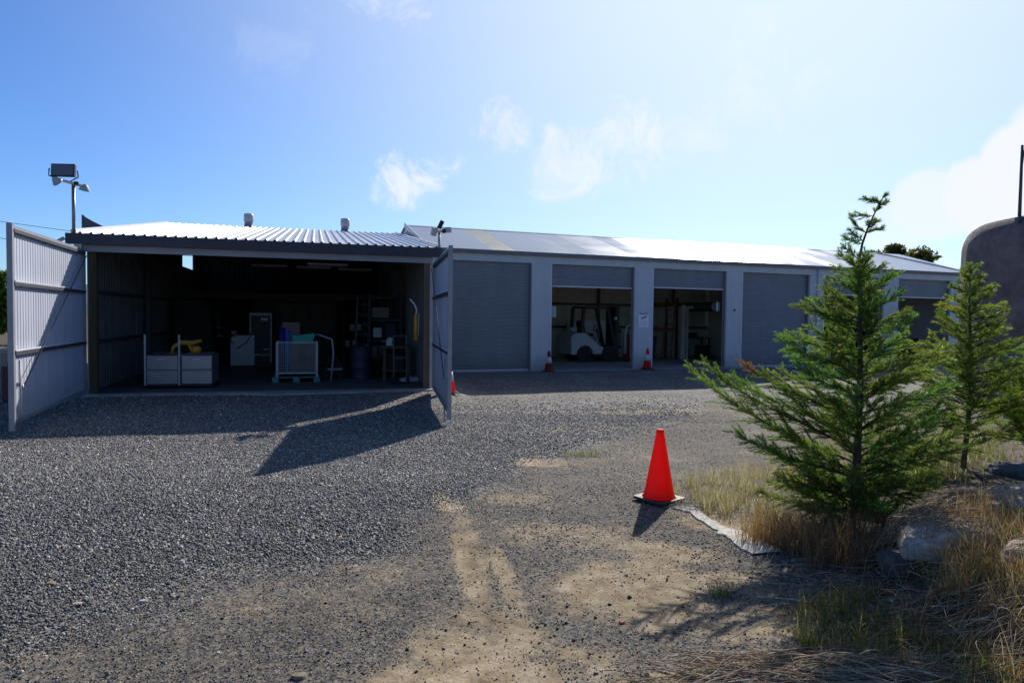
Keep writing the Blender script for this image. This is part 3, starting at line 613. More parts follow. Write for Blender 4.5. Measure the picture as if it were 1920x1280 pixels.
# swung-open doors, built in their own plane (u along the door from the hinge, z up)
def swing(hx, hy, ox, oy, face, wid0=.0, label=None, ztop=3.02):
    """face: +1 when the inner face (rails) looks to the right of the direction hinge->free end"""
    a = math.atan2(oy-hy, ox-hx); LN = math.hypot(ox-hx, oy-hy)
    # door object sits inside the shed's frame
    dr_ = bpy.data.objects.new('swing_door', None)
    o = MB().bar((0,0,.1),(0,0,ztop),.06).bar((LN,0,-.06),(LN,0,ztop+.03),.075).bar((0,0,ztop-.02),(LN,0,ztop-.02),.06).bar((0,0,.10),(LN,0,.06),.05).build('swing_door', M['frame'], shed)
    inv = Matrix.Translation(SL) @ Matrix.Rotation(SA,4,'Z')
    o.matrix_local = inv.inverted() @ (Matrix.Translation((hx,hy,0)) @ Matrix.Rotation(a,4,'Z'))
    if label: o['label'] = label
    f = -face
    pn = MB().ribs((.03,-f*.02,.08),(LN-.05,0,0),(0,0,ztop-.1),(0,-f,0),[(0,0),(.60,0),(.7,.008),(.84,.008),(.94,0)],.125).build('panel', M['door_sheet'], o)
    for z in (1.10, 2.15): MB().bar((.03,f*.025,z),(LN-.03,f*.025,z),.05,.05).build('rail', M['rail_dark'], o); MB().bar((.03,f*.03,z+.045),(LN-.03,f*.03,z+.045),.05,.02).build('rail_top', M['g_trim'], o)
    MB().bar((.03,f*.028,ztop-.07),(LN-.03,f*.028,ztop-.07),.04,.05).build('rail', M['rail_dark'], o)
    if LN < 4.35 or True: MB().tube([(.08,f*.07,ztop-.12),(LN-.12,f*.07,.5)],.010,6).build('brace_cable', M['rail_dark'], o)
    MB().tube([(LN-.10,f*.075,-.12),(LN-.10,f*.075,1.0)],.014,8).build('drop_bolt', M['frame'], o)
    MB().tube([(LN-.16,f*.075,.55),(LN-.16,f*.075,.62)],.03,8).box(LN-.2,LN-.06,f*.05-.015,f*.05+.015,.6,.66).build('bolt_bracket', M['frame'], o)
    return o
swing(-8.90,14.20,-7.50,10.22,-1,label='left hand door, sunlit on its inner face')
swing(-1.80,15.72,-1.09,11.95,1,ztop=2.95,label='right hand door, inner face in shade')

# ------------------------------------------------------------------ things on and in the shed
G1 = 'clear vents on the shed ridge'
for s, lab in ((2.35,'pale cylindrical roof vent on the shed ridge, the left one'),(5.62,'pale cylindrical roof vent on the shed ridge, the right one')):
    v = thing('roof_vent',lab,'roof vent',Lp(s,9.35,4.74),SA,G1)
    MB().lathe([(.18,0),(.15,.03),(.135,.2),(.14,.21)],n=20).build('vent_base',M['grey_metal'],v)
    MB().lathe([(.15,.20),(.165,.22),(.16,.44),(.14,.48),(.05,.49)],n=20).build('vent_cap',M['vent_clear'],v)
def head(par, c, az, tilt, w, h, body, lens, name='lamp_head'):
    m = Matrix.Translation(c) @ Matrix.Rotation(az,4,'Z') @ Matrix.Rotation(tilt,4,'X')
    o = B(-w/2,w/2,-.02,.05,-h/2,h/2).box(-w*.35,w*.35,.05,.09,-h*.35,h*.35).build(name, body, par, .008); o.matrix_local = m
    l = B(-w/2+.02,w/2-.02,-.026,-.018,-h/2+.02,h/2-.02).build('lens', lens, o); return o
p1 = thing('floodlight_pole','tall pole with large square floodlight at the left corner of the shed roof','floodlight pole',Lp(-.17,-.2,3.13),SA)
MB().tube([(0,0,0),(0,0,1.25)],.035,12).build('pole',M['grey_metal'],p1)
MB().bar((-.28,-.05,1.30),(.24,.03,1.17),.07,.05).build('crossarm',M['white'],p1)
head(p1,(-.15,-.1,1.47),R(-14),R(-4),.47,.26,M['black'],M['lens'],'floodlight')
MB().tube([(-.40,-.08,1.5),(-.42,-.06,1.36),(-.1,0,1.24),(.1,-.04,1.36),(.1,-.08,1.48)],.014,6).build('bracket',M['black'],p1)
for c, az, t in (((-.24,-.12,1.22),R(-40),R(50)),((.22,-.08,1.10),R(45),R(20))):
    o = MB().lathe([(.03,.12),(.06,.08),(.105,0),(.10,-.01)],n=16).build('spotlight',M['offwhite'],p1); o.matrix_local = Matrix.Translation(c) @ Matrix.Rotation(az,4,'Z') @ Matrix.Rotation(t,4,'X')
B(.02,.1,-.05,.02,1.2,1.27).build('sensor',M['black'],p1,.005)
p2 = thing('floodlight_pole','short pole with two white floodlights at the right corner of the shed roof','floodlight pole',Lp(W_+.16,-.17,3.1),SA)
MB().tube([(0,0,0),(0,0,.62)],.028,12).build('pole',M['grey_metal'],p2)
MB().bar((-.16,0,.64),(.18,0,.66),.05,.05).build('crossarm',M['white'],p2)
head(p2,(-.12,-.06,.62),R(25),R(25),.13,.2,M['offwhite'],M['offwhite'],'spotlight'); head(p2,(.20,-.05,.68),R(-30),R(10),.16,.13,M['offwhite'],M['offwhite'],'spotlight')
o = B(-.05,.05,-.03,.03,-.10,.10).build('sensor',M['black'],p2,.01); o.location = (.03,-.03,.80); o.rotation_euler = (0,R(25),0)
B(.06,.14,-.08,-.02,.6,.70).build('sensor',M['black'],p2,.01)
cm = thing('security_camera','small pale security camera on the left end of the shed gutter','camera',Lp(-.38,-.22,3.22),SA)
o = B(-.11,.05,-.035,.035,-.035,.035).build('housing',M['offwhite'],cm,.01); o.rotation_euler=(0,R(-35),R(20)); MB().tube([(.04,0,0),(.09,0,.0)],.012,8).build('bracket',M['black'],cm)
sh = thing('shade_sail','grey shade cloth panel rising behind the left end of the shed roof','shade cloth',(-11.42,19.5,3.34),SA)
MB().add([(-.75,0,0.2),(.35,0,.25),(.40,0,.60),(.28,0,.72),(.05,0,.74),(-.2,0,.82),(-.42,0,.93),(-.6,0,1.03),(-.75,0,1.14)],[(0,1,2,3,4,5,6,7,8)]).build('cloth',M['shade'],sh)
MB().bar((.33,.03,-3.4),(.36,.03,.6),.05,.05).bar((-.72,.03,-3.4),(-.72,.03,1.12),.05).build('frame',M['grey_metal'],sh)

TG = 'unlit tube lights hanging in the open shed'
for s, d, z, lab in ((3.3,5.2,3.12,'unlit fluorescent tube light in the shed, leftmost of the back row of three'),(4.55,5.2,3.10,'unlit fluorescent tube light in the shed, middle of the back row of three'),
                     (5.75,5.2,3.08,'unlit fluorescent tube light in the shed, rightmost of the back row of three'),(4.9,2.0,2.98,'unlit fluorescent tube light nearest the shed front, under the beam')):
    t = thing('tube_light',lab,'tube light',Lp(s,d,z),SA,TG)
    B(-.5,.5,-.07,.07,.04,.08).build('housing',M['frame'],t,.004); MB().tube([(-.48,0,.02),(.48,0,.02)],.018,8).build('tube',M['fluoro'],t)
    for x_ in (-.35,.35): MB().tube([(x_,0,.07),(x_,0,.75)],.004,5).build('hanger',M['cable'],t)

# steel box trolley
t = thing('box_trolley','low trolley carrying four stainless boxes in two stacks, near the shed front','trolley',(-8.22,15.32,.03),R(14))
B(-.02,1.38,.02,.9,.04,.095).build('frame',M['black'],t,.005)
for x in (.12,1.28):
    for y in (.12,.85):
        w = MB().tube([(x-.02,y,.035),(x+.02,y,.035)],.035,14).build('castor',M['rubber'],t)
for cx in (0,.72):
    for k, z in enumerate((.10,.43)):
        b = B(cx+.01,cx+.65,0,.9,z,z+.30).box(cx-.005,cx+.665,-.012,.91,z+.295,z+.32).build('steel_box',M['stainless'],t,.008)
        if k: B(cx+.25,cx+.42,-.03,-.005,z+.22,z+.25).build('handle',M['white'],b,.006)
    l = MB().add([(cx+.03,.02,.765),(cx+.62,.02,.765),(cx+.62,.85,.785),(cx+.03,.85,.785)],[(0,1,2,3)]).build('lid',M['stainless'],t)
for x in (-.015,.69): B(x-.02,x+.02,-.05,-.015,.08,1.22).build('upright',M['offwhite'],t,.004)
# orange tool sitting on the trolley
t = thing('engine_hoist','orange yellow motor tool resting on the back of the stainless boxes','tool',(-7.65,16.0,.80),R(25))
MB().tube([(-.3,0,0),(-.26,0,.16),(-.1,0,.26),(.12,0,.24),(.34,0,.30)],[.035,.045,.06,.06,.04],10).build('body',M['yellow'],t)
MB().lathe([(.05,0),(.11,.03),(.12,.12),(.08,.17)],c=(.22,0,.0),n=14).build('motor',M['yellow'],t); MB().tube([(.05,0,.22),(.12,0,.08),(.2,-.02,.0)],.035,8).build('leg',M['yellow'],t)
MB().tube([(-.18,.03,.2),(.0,.03,.36),(.18,.03,.33)],.014,8).build('handle',M['black'],t)
# pale cabinet with hose
t = thing('metal_cabinet','pale green white metal cabinet with a looped hose, left of the glass fronted fridge','cabinet',(-9.0,21.8,.03),R(18))
MB().prism([(0,.05),(0,.95),(.18,1.02),(.72,1.02),(.72,.05)],0,.6).build('body',M['white'],t,.012)
MB().lathe([(.06,0),(.09,.05),(.09,.14),(.05,.17)],c=(.1,.2,1.0),n=14).build('filter_bowl',M['offwhite'],t)
MB().tube([(.1,-.03,.75),(.0,-.04,.85),(.05,-.04,1.0),(.25,-.03,1.12),(.5,-.02,1.18),(.62,0,1.05),(.5,-.04,.8),(.2,-.05,.6)],.014,8).build('hose',M['black'],t)
B(.05,.67,.05,.55,0,.05).build('plinth',M['black'],t)
# fridge
t = thing('display_fridge','tall dark glass door fridge with a white frame in the shed','fridge',(-8.50,22.1,.03),R(18))
B(0,.68,0,.65,.12,1.75).build('body',M['black'],t,.01)
MB().box(0,.045,-.04,-.003,.12,1.75).box(.635,.68,-.04,-.003,.12,1.75).box(.047,.633,-.04,-.003,1.66,1.748).box(.047,.633,-.04,-.003,.36,.40).build('door_frame',M['offwhite'],t)
B(.05,.63,-.02,-.008,.41,1.65).build('door_glass',M['black'],t); B(.34,.56,-.045,-.042,1.5,1.59).build('label_plate',M['white'],t); B(.42,.62,-.03,-.022,.55,.58).build('drawer_pull',M['white'],t)
B(.04,.64,.04,.6,0,.12).build('plinth',M['black'],t)
# pallet and mesh cage
t = thing('plastic_pallet','green plastic pallet on the shed floor under the wire cage','pallet',(-5.98,17.0,.03),R(17))
pm = MB().box(0,1.16,0,1.0,.115,.14)
for x in (0,.50,1.0):
    for y in (0,.42,.86): pm.box(x,x+.16,y,y+.14,0,.115)
pm.build('deck',M['green_pallet'],t,.005)
t = thing('wire_cage','grey wire mesh stillage cage standing on the green pallet','wire cage',(-5.89,17.03,.17),R(17))
fr = MB()
for x in (.02,.98):
    for y in (.02,.84): fr.box(x-.025,x+.025,y-.025,y+.025,.0,.88)
fr.box(.0,1.0,-.005,.035,.08,.115).box(.0,1.0,.825,.865,.08,.115).box(0,1,0,.035,.86,.885).build('frame',M['offwhite'],t)
ms = MB()
for k in range(1,19): ms.bar((.05*k+.02,.01,.1),(.05*k+.02,.01,.87),.007); ms.bar((.05*k+.02,.85,.1),(.05*k+.02,.85,.87),.007)
for k in range(1,15): ms.bar((.02,.01,.1+.052*k),(.98,.01,.1+.052*k),.007); ms.bar((.02,.85,.1+.052*k),(.98,.85,.1+.052*k),.007); ms.bar((.98,.02,.1+.052*k),(.98,.84,.1+.052*k),.007); ms.bar((.02,.02,.1+.052*k),(.02,.84,.1+.052*k),.007)
for k in range(1,16): ms.bar((.98,.02+.052*k,.1),(.98,.02+.052*k,.87),.007); ms.bar((.02,.02+.052*k,.1),(.02,.02+.052*k,.87),.007)
ms.build('mesh_panel',M['grey_metal'],t); B(.04,.96,.04,.82,.1,.115).build('base_plate',M['grey_metal'],t)
ca = R(17)
def CG(x,y,z): return (-5.89+x*math.cos(ca)-y*math.sin(ca), 17.03+x*math.sin(ca)+y*math.cos(ca), .17+z)
t = thing('plastic_tub','teal green plastic tub tipped on top of the wire cage','tub',CG(.38,.2,.80),ca)
o = MB().prism([(0,0),(.50,.04),(.56,.28),(.50,.30),(-.02,.22)],0,.5).build('shell',M['teal'],t,.02); B(-.03,.57,-.02,-.004,.21,.24).build('rim',M['teal'],t)
t = thing('foam_tube','bright blue foam tube standing at the front of the wire cage','tube',CG(.27,.08,.12),ca); t2=MB().tube([(0,0,0),(.0,0,1.05)],.05,14).build('tube',M['blue'],t); MB().tube([(0,0,1.05),(0,0,1.052)],.02,10).build('core',M['black'],t)
t = thing('rolled_sheet','dark navy roll standing at the left of the blue tube in the cage','roll',CG(.14,.14,.12),ca); MB().tube([(0,0,0),(0,0,1.12)],.075,14).build('roll',M['navy'],t); MB().tube([(0,0,1.12),(0,0,1.122)],.03,10).build('core',M['black'],t)
t = thing('cardboard_box','dull brown cardboard box stacked behind the wire cage contents','box',CG(.12,.95,.0),ca); B(0,.44,0,.4,.92,1.36).build('carton',M['card'],t,.004); B(.3,.35,-.004,-.001,1.12,1.26).build('printed_mark',M['red'],t); B(.03,.41,.02,.38,-.14,.918).build('lower_carton',M['card'],t,.004)
t = thing('plastic_pipe','white bent pipe poking out beyond the right of the wire cage','pipe',CG(1.05,.5,.85),ca); MB().tube([(-.1,.1,.22),(.05,0,.18),(.32,0,.08),(.36,.02,-.3),(.3,.05,-1.0)],.022,8).build('pipe',M['offwhite'],t)
t = thing('motor_mower','low dark machine behind the right end of the wire cage','machine',CG(1.15,.9,-.14),ca); MB().box(0,.55,0,.5,.12,.34).prism([(.05,.34),(.12,.58),(.38,.58),(.5,.34)],.08,.42).build('body',M['rubber'],t,.02)
for x in (.08,.46): MB().tube([(x,-.03,.11),(x,.03,.11)],.11,16).build('wheel',M['rubber'],t)
B(.12,.5,-.06,.0,.24,.28).build('guard',M['offwhite'],t,.005)

# right-hand side of the shed: bench, vice, shelves, bag, grease gun
t = thing('work_bench','wooden work bench along the right wall inside the shed','bench',Lp(W_-1.0,1.7,.03),SA)
B(0,.8,0,1.9,.86,.92).build('bench_top',M['wood'],t,.006)
for x,y in ((.05,.05),(.68,.05),(.05,1.8),(.68,1.8)): B(x,x+.07,y,y+.07,0,.86).build('leg',M['post'],t)
B(.05,.75,.1,1.8,.25,.29).build('shelf',M['wood'],t); B(.15,.6,.2,.7,.29,.7).build('drawer_unit',M['rubber'],t,.01)
t = thing('bench_vice','grey bench vice on the near end of the work bench','vice',Lp(W_-.78,1.8,.955),SA)
MB().prism([(-.09,0),(.09,0),(.06,.1),(.09,.2),(-.02,.22),(-.08,.14)],0,.12).build('body',M['offwhite'],t,.01); MB().tube([(-.18,.06,.12),(-.08,.06,.12)],.02,8).tube([(-.18,-.02,.12),(-.18,.16,.12)],.008,6).build('screw',M['grey_metal'],t)
t = thing('yellow_tool','yellow handled tool with a white nozzle hanging by the right shed post','tool',Lp(W_-.30,.35,1.15),SA)
MB().tube([(0,0,0),(0,0,.6),(0,0,.62)],[.055,.05,.03],12).build('body',M['yellow'],t); MB().tube([(0,0,.62),(.02,0,.74),(-.04,0,.88),(-.15,0,1.0)],.022,8).build('nozzle',M['white'],t); MB().tube([(.06,0,.1),(.07,0,.66)],.014,8).build('side_rod',M['white'],t)
t = thing('storage_rack','tall dark blue steel rack against the right wall deep in the shed','rack',Lp(W_-1.15,4.2,.03),SA)
for x,y in ((0,0),(.9,0),(0,2.0),(.9,2.0)): B(x,x+.06,y,y+.06,0,2.35).build('upright',M['dkblue'],t)
for z in (.35,.95,1.55,2.2): B(0,.96,0,2.06,z,z+.05).build('shelf',M['dkblue'],t)
for i,(x,z,w,h) in enumerate(((.1,.4,.3,.35),(.5,.4,.35,.3),(.15,1.0,.25,.3),(.5,1.0,.3,.42),(.1,1.6,.5,.3))):
    b = tag(B(0,w,0,.3,0,h).build('storage_box',[M['card'],M['rubber'],M['grey_metal'],M['dkblue'],M['card']][i],None,.01), ['brown carton at the left of the lowest shelf of the blue rack','black crate at the right of the lowest shelf of the blue rack','grey metal box at the left of the second shelf of the blue rack','dark blue box at the right of the second shelf of the blue rack','wide brown carton on the third shelf of the blue rack'][i],'box','boxes on the blue rack')
    b.location = Lp(W_-1.15+x,4.3,.03+z+.052); b.rotation_euler = (0,0,SA)
t = thing('plastic_bag','crumpled pale plastic bag lying on the floor by the right shed post','bag',(-2.62,17.75,.03),SA)
import bmesh
bm = bmesh.new(); bmesh.ops.create_icosphere(bm,subdivisions=4,radius=1)
from mathutils import noise as mn
for v in bm.verts:
    k = 1+.22*mn.noise(v.co*2.2)+.08*mn.noise(v.co*6); v.co = Vector((v.co.x*.29*k,v.co.y*.2*k,max(-.0,(v.co.z+.6)*.085*k)))
me = bpy.data.meshes.new('sack'); bm.to_mesh(me); bm.free(); me.polygons.foreach_set('use_smooth',[True]*len(me.polygons)); me.materials.append(M['bag']); o = bpy.data.objects.new('sack',me); COL.objects.link(o); o.parent = t
MB().tube([(.27,0,.06),(.33,.01,.09),(.36,.02,.08)],[.03,.015,.03],8).build('knot',M['bag'],t)
# dim back-room pieces
t = thing('shelf_unit','dim wooden shelf unit with pale tins at the back of the shed','shelves',Lp(5.5,7.6,.03),SA)
B(0,.03,0,.35,0,1.7).box(.77,.8,0,.35,0,1.7).build('side_panel',M['wood'],t)
for z in (.05,.6,1.15,1.66): B(.03,.77,0,.35,z,z+.03).build('shelf',M['wood'],t)
for i,(x,z) in enumerate(((.15,.63),(.38,.63),(.3,1.18),(.55,1.18))):
    b = MB().lathe([(.085,0),(.085,.2),(.07,.22)],n=14).build('paint_tin',M['offwhite']); b.location = Lp(5.5+x,7.75,.03+z+.002)
    tag(b,['pale tin on the middle shelf of the dim shelf unit, left one','pale tin on the middle shelf of the dim shelf unit, right one','pale tin on the upper shelf of the dim shelf unit, left one','pale tin on the upper shelf of the dim shelf unit, right one'][i],'tin','tins on the dim shelf unit')
t = thing('machine_table','long dark table with clutter behind the trolley and cabinet in the shed','table',Lp(.95,9.4,.03),SA)
B(0,2.2,0,.8,.85,.9).build('table_top',M['wood'],t)
for x,y in ((.05,.05),(2.1,.05),(.05,.7),(2.1,.7)): B(x,x+.06,y,y+.06,0,.85).build('leg',M['steel_post'],t)
t = thing('covered_machine','tall dark green covered machine in the back left of the shed','machine',Lp(.35,7.2,.03),SA)
mg = mat('dark_green_tarp',(.03,.045,.028),.8,0,0,.3,3,bump=.6,bscale=9); MB().prism([(0,0),(-.02,1.9),(.15,2.15),(.85,2.1),(1.05,1.8),(1.1,0)],0,.9).build('cover',mg,t,.05)
MB().tube([(-.03,-.02,.9),(.5,-.03,.86),(1.1,-.02,.92)],.012,6).build('tie_rope',M['cable'],t)
t = thing('step_ladder','dim aluminium ladder leaning on the rack at the right of the shed','ladder',Lp(W_-1.55,4.1,.03),SA)
MB().bar((0,0,0),(.1,.35,2.3),.05).bar((.38,0,0),(.44,.35,2.3),.05).build('rail',M['steel_post'],t); 
for k in range(1,8): MB().bar((.1*k/8,.35*k/8,.29*k),(.38+.06*k/8,.35*k/8,.29*k),.03).build('rung',M['steel_post'],t)
t = thing('oil_drum','dark blue oil drum beside the wooden bench in the shed','drum',Lp(W_-1.45,2.6,.03),SA)
MB().lathe([(.28,0),(.29,.02),(.28,.04),(.28,.29),(.292,.31),(.28,.33),(.28,.58),(.292,.60),(.28,.62),(.28,.86),(.29,.88),(.27,.885)],n=28).build('barrel',M['dkblue'],t); MB().tube([(.15,0,.885),(.15,0,.905)],.03,10).build('bung',M['grey_metal'],t)
t = thing('hand_trolley','dark hand trolley leaning on the post at the right of the shed','hand trolley',Lp(W_-.75,.9,.03),SA)
MB().bar((0,.1,.1),(0,.3,1.2),.03).bar((.32,.1,.1),(.32,.3,1.2),.03).bar((0,.3,1.2),(.32,.3,1.2),.03).bar((0,.2,.65),(.32,.2,.65),.03).build('frame',M['steel_post'],t); B(0,.32,-.12,.1,.03,.045).build('toe_plate',M['black'],t)
for x in (-.06,.34): MB().tube([(x,.14,.12),(x+.04,.14,.12)],.12,16).build('wheel',M['rubber'],t)
t = thing('tool_board','dark pegboard of hand tools on the partition behind the cabinet','tool board',Lp(3.3,8.58,1.1),SA)
B(0,1.9,0,.02,0,1.0).build('board',M['wood'],t)
for k in range(11): B(.1+.16*k,.14+.16*k,-.03,-.002,.35+.2*((k*7)%3)/2,.75+.1*((k*5)%4)/3).build('hand_tool',M['steel_post'] if k%3 else M['rubber'],t)
for i_,(x_,d_,z_,w_,c_) in enumerate(((2.2,9.55,.935,.4,'rubber'),(2.75,9.6,.935,.3,'card'),(3.1,9.55,.935,.22,'grey_metal'))):
    b_ = tag(B(0,w_,0,.3,0,.16+.06*i_).build('parts_box',M[c_],None,.01),['black parts box on the long dark table, left one','brown carton on the long dark table','small grey metal box at the right end of the long dark table'][i_],'box'); b_.location = Lp(x_-.4,d_,z_); b_.rotation_euler = (0,0,SA+.1*i_)
t = thing('drill_press','dark green drill press standing on the cluttered table','drill press',Lp(1.3,9.7,.935),SA)
MB().box(-.15,.15,-.12,.2,0,.05).tube([(0,.1,.05),(0,.1,.8)],.035,10).build('column',M['grey_metal'],t); B(-.1,.1,-.25,.2,.6,.85).build('head',mat('machine_green',(.05,.10,.07),.5),t,.02); B(-.14,.14,-.22,.05,.3,.33).build('table_plate',M['grey_metal'],t)

# ------------------------------------------------------------------ long garage with roller doors
GA = R(20.5); GL = (1.325,22.355,0)
def Gp(s, d, z=0): return Lp(s,d,z,GL,GA)
gar = thing('garage_block','long blue grey garage block with a row of six roller doors','garage',GL,GA)
OPN = [(-3.87,-.76,.06),(-.05,3.04,2.80),(3.79,6.85,2.86),(7.56,10.68,.06),(11.42,14.47,2.80),(15.25,18.22,2.78)]
S0, S1, GH, GD = -4.15, 19.5, 3.49, 6.9
ed = S0
for a_, b_, z_ in OPN:
    m_ = B(ed,a_,0,.22,0,GH); m_.build('pillar',M['g_wall'],gar,.008)
    B(a_-.05,a_,-.012,-.001,.01,GH).build('door_trim',M['g_trim'],gar); B(b_,b_+.04,-.012,-.001,.01,GH).build('door_trim',M['g_wall'],gar)
    ed = b_
B(ed,S1,0,.22,0,GH).build('pillar',M['g_wall'],gar,.008)
B(S0,S1,.002,.22,GH+.001,3.83).build('fascia',M['g_wall'],gar)
for a_, b_, z_ in OPN:
    z = z_; rd = MB(); rd.ribs((a_,.14,z),(0,0,GH-z),(b_-a_,0,0),(0,-1,0),[(0,0),(.35,.0),(.5,.011),(.85,.011)],.085)
    r_ = rd.build('roller_door',M['g_roller'],gar)
    B(a_,b_,.125,.155,z-.045,z-.001).build('bottom_rail',M['g_trim'],r_)
    for x_ in (a_+.001, b_-.041): B(x_,x_+.04,.06,.12,0.03,GH-.01).build('guide_track',M['g_gutter'],gar)
    MB().tube([(a_+.05,.40,GH-.02),(b_-.05,.40,GH-.02)],.17,16).build('door_drum',M['g_roller'],gar)
MB().prism([(-.12,3.72),(-.13,3.83),(-.115,3.83),(-.105,3.735),(-.02,3.735),(-.02,3.83),(-.001,3.83),(-.001,3.72)],S0-.08,S1+.05,ax='x').build('gutter',M['g_gutter'],gar)
MB().tube([(11.05,-.05,.1),(11.05,-.05,3.72)],.045,10).build('downpipe',M['g_trim'],gar)
RD, RZ, EZ = 3.4, 4.92, 3.83
def roof_quad(s0,s1,s1r=None,s0r=None):
    s1r = s1 if s1r is None else s1r; s0r = s0 if s0r is None else s0r
    return [(s0,-.06,EZ+.015),(s1,-.06,EZ+.015),(s1r,RD,RZ),(s0r,RD,RZ)]
ro = MB().add(roof_quad(S0-.06,-2.12),[(0,1,2,3)]).add(roof_quad(-1.36,3.9),[(0,1,2,3)]).add(roof_quad(4.66,11.5),[(0,1,2,3)]).add(roof_quad(12.26,S1,17.9),[(0,1,2,3)])
ro.add([(S0-.06,RD,RZ),(19.3,RD,RZ),(19.3,GD+.1,EZ+.05),(S0-.06,GD+.1,EZ+.05)],[(0,1,2,3)]); ro.add([(S1,-.06,EZ+.015),(S1+.02,GD+.1,EZ+.05),(19.3,RD,RZ),(17.9,RD,RZ)],[(0,1,2,3)])
rr = ro.build('roof',M['g_roof'],gar)
for q_ in (-2.118,3.902,11.502): MB().add(roof_quad(q_,q_+.756),[(0,1,2,3)]).build('skylight_sheet',M['skylight'],rr)
MB().bar((S0-.07,-.07,EZ+.0),(S0-.07,RD,RZ),.03,.16).build('barge_cap',M['g_trim'],rr)
MB().bar((S1,-.06,EZ+.03),(17.9,RD,RZ+.015),.10,.03).build('hip_cap',M['g_trim'],rr)
sl_ = (RZ-EZ-.015)/(RD+.06)
MB().add([(S0-.06,RD-.16,RZ-.16*sl_+.008),(17.95,RD-.16,RZ-.16*sl_+.008),(17.9,RD,RZ+.010),(S0-.06,RD,RZ+.010)],[(0,1,2,3)]).add([(S0-.06,RD,RZ+.010),(17.9,RD,RZ+.010),(17.95,RD+.16,RZ-.16*sl_+.008),(S0-.06,RD+.16,RZ-.16*sl_+.008)],[(0,1,2,3)]).build('ridge_cap',M['g_roof'],rr)
gw = MB().add([(S0,0,0),(S0,0,EZ),(S0,RD,RZ-.03),(S0,GD,EZ),(S0,GD,0)],[(0,1,2,3,4)]); gw.build('end_wall',M['g_wall'],gar)
MB().add([(S1,.22,0),(S1,.22,EZ-.03),(S1,GD,EZ),(S1,GD,0)],[(0,1,2,3)]).build('end_wall',M['g_wall'],gar)
MB().ribs((S0+.01,GD-.02,0),(S1-S0-.02,0,0),(0,0,3.85),(0,-1,0),[(0,0),(.4,0),(.5,.012),(.9,.012)],.2).build('back_wall',M['g_inner'],gar)
B(S0,S1,-.25,GD,-.1,.025).build('floor',M['apron'],gar)
MB().prism([(-4.1,-1.3),(-1.5,-1.25),(-.2,-1.5),(1.2,-1.35),(3.0,-1.0),(6.9,-.55),(7.0,-.251),(-4.1,-.251)],-.09,.010,ax='z').build('apron_slab',mat('stained_apron',(.2,.195,.19),.9,0,0,.3,1.3,dirt=.8,bump=.4),gar)
for z in (1.35,2.35,3.2):
    B(S0+.1,S1-.1,GD-.13,GD-.04,z-.05,z+.05).build('girt',M['g_girt'],gar)
for s in (1.5,5.2,9.1,12.9,16.9): B(s-.06,s+.06,GD-.2,GD-.135,.03,3.8).build('column',M['g_girt'],gar)
for s in (11.05,): B(s-.03,s+.03,.3,GD-.21,.03,3.6).build('partition',M['g_inner'],gar)
B(8.25,8.33,4.4,GD-.21,.03,2.3).box(8.331,10.9,4.4,4.46,2.2,2.32).build('inner_doorframe',M['g_inner'],gar)
B(7.95,8.10,4.3,4.42,.03,2.35).build('inner_post',M['g_inner'],gar)
# rear wing roof seen beyond the right-hand end
rw = thing('rear_building','low grey roofed building behind the right hand end of the garage','building',Gp(18.4,9.5,0),GA)
B(0,12,0,6,0,4.0).build('wall',M['g_wall'],rw); MB().prism([(-.3,4.0),(6.3,4.0),(3.0,5.35)],-.3,12.3,ax='x').build('roof',M['g_roof'],rw)

t = thing('paper_sign','white printed paper notice taped to the pillar between the two open bays','paper notice',Gp(3.42,-.006,1.45),GA)
B(-.20,.20,-.003,.003,0,.42).build('sheet',M['paper'],t)
o = MB().bar((-.10,-.006,.30),(.10,-.006,.37),.004,.045,up=(0,0,1)).build('dark_mark',M['ink'],t)
ln = MB()
for k in range(5): ln.box(-.14,.10+.03*(k%2),-.005,-.0035,.23-.045*k,.240-.045*k)
ln.build('text_line',mat('faint_ink',(.38,.37,.48),.9),t)
B(-.16,-.06,-.004,-.001,.44,.5).box(-.02,.08,-.004,-.001,.45,.5).box(.1,.16,-.004,-.001,.46,.5).build('torn_tape',mat('faint_tape',(.36,.38,.48),.8),t)
t = thing('wall_panel','pale notice on the left inner jamb of the forklift bay','notice',Gp(.12,.5,1.75),GA); B(0,.02,0,.01,0,.01).build('pin',M['black'],t); B(.0,.22,-.01,.0,.0,.38).build('sheet',M['offwhite'],t)
t = thing('tube_lamp','small vertical white lamp on the right jamb of the second open bay','lamp',Gp(6.68,.3,2.05),GA); MB().tube([(0,0,0),(0,0,.33)],.035,10).build('tube',M['white'],t); B(.03,.1,-.04,.04,0,.33).build('bracket',M['grey_metal'],t)
t = thing('wall_sensor','tiny dark round sensor on the pillar right of the second open bay','sensor',Gp(7.2,-.01,2.1),GA); MB().tube([(0,-.03,0),(0,.01,0)],.035,12).build('dome',M['black'],t)

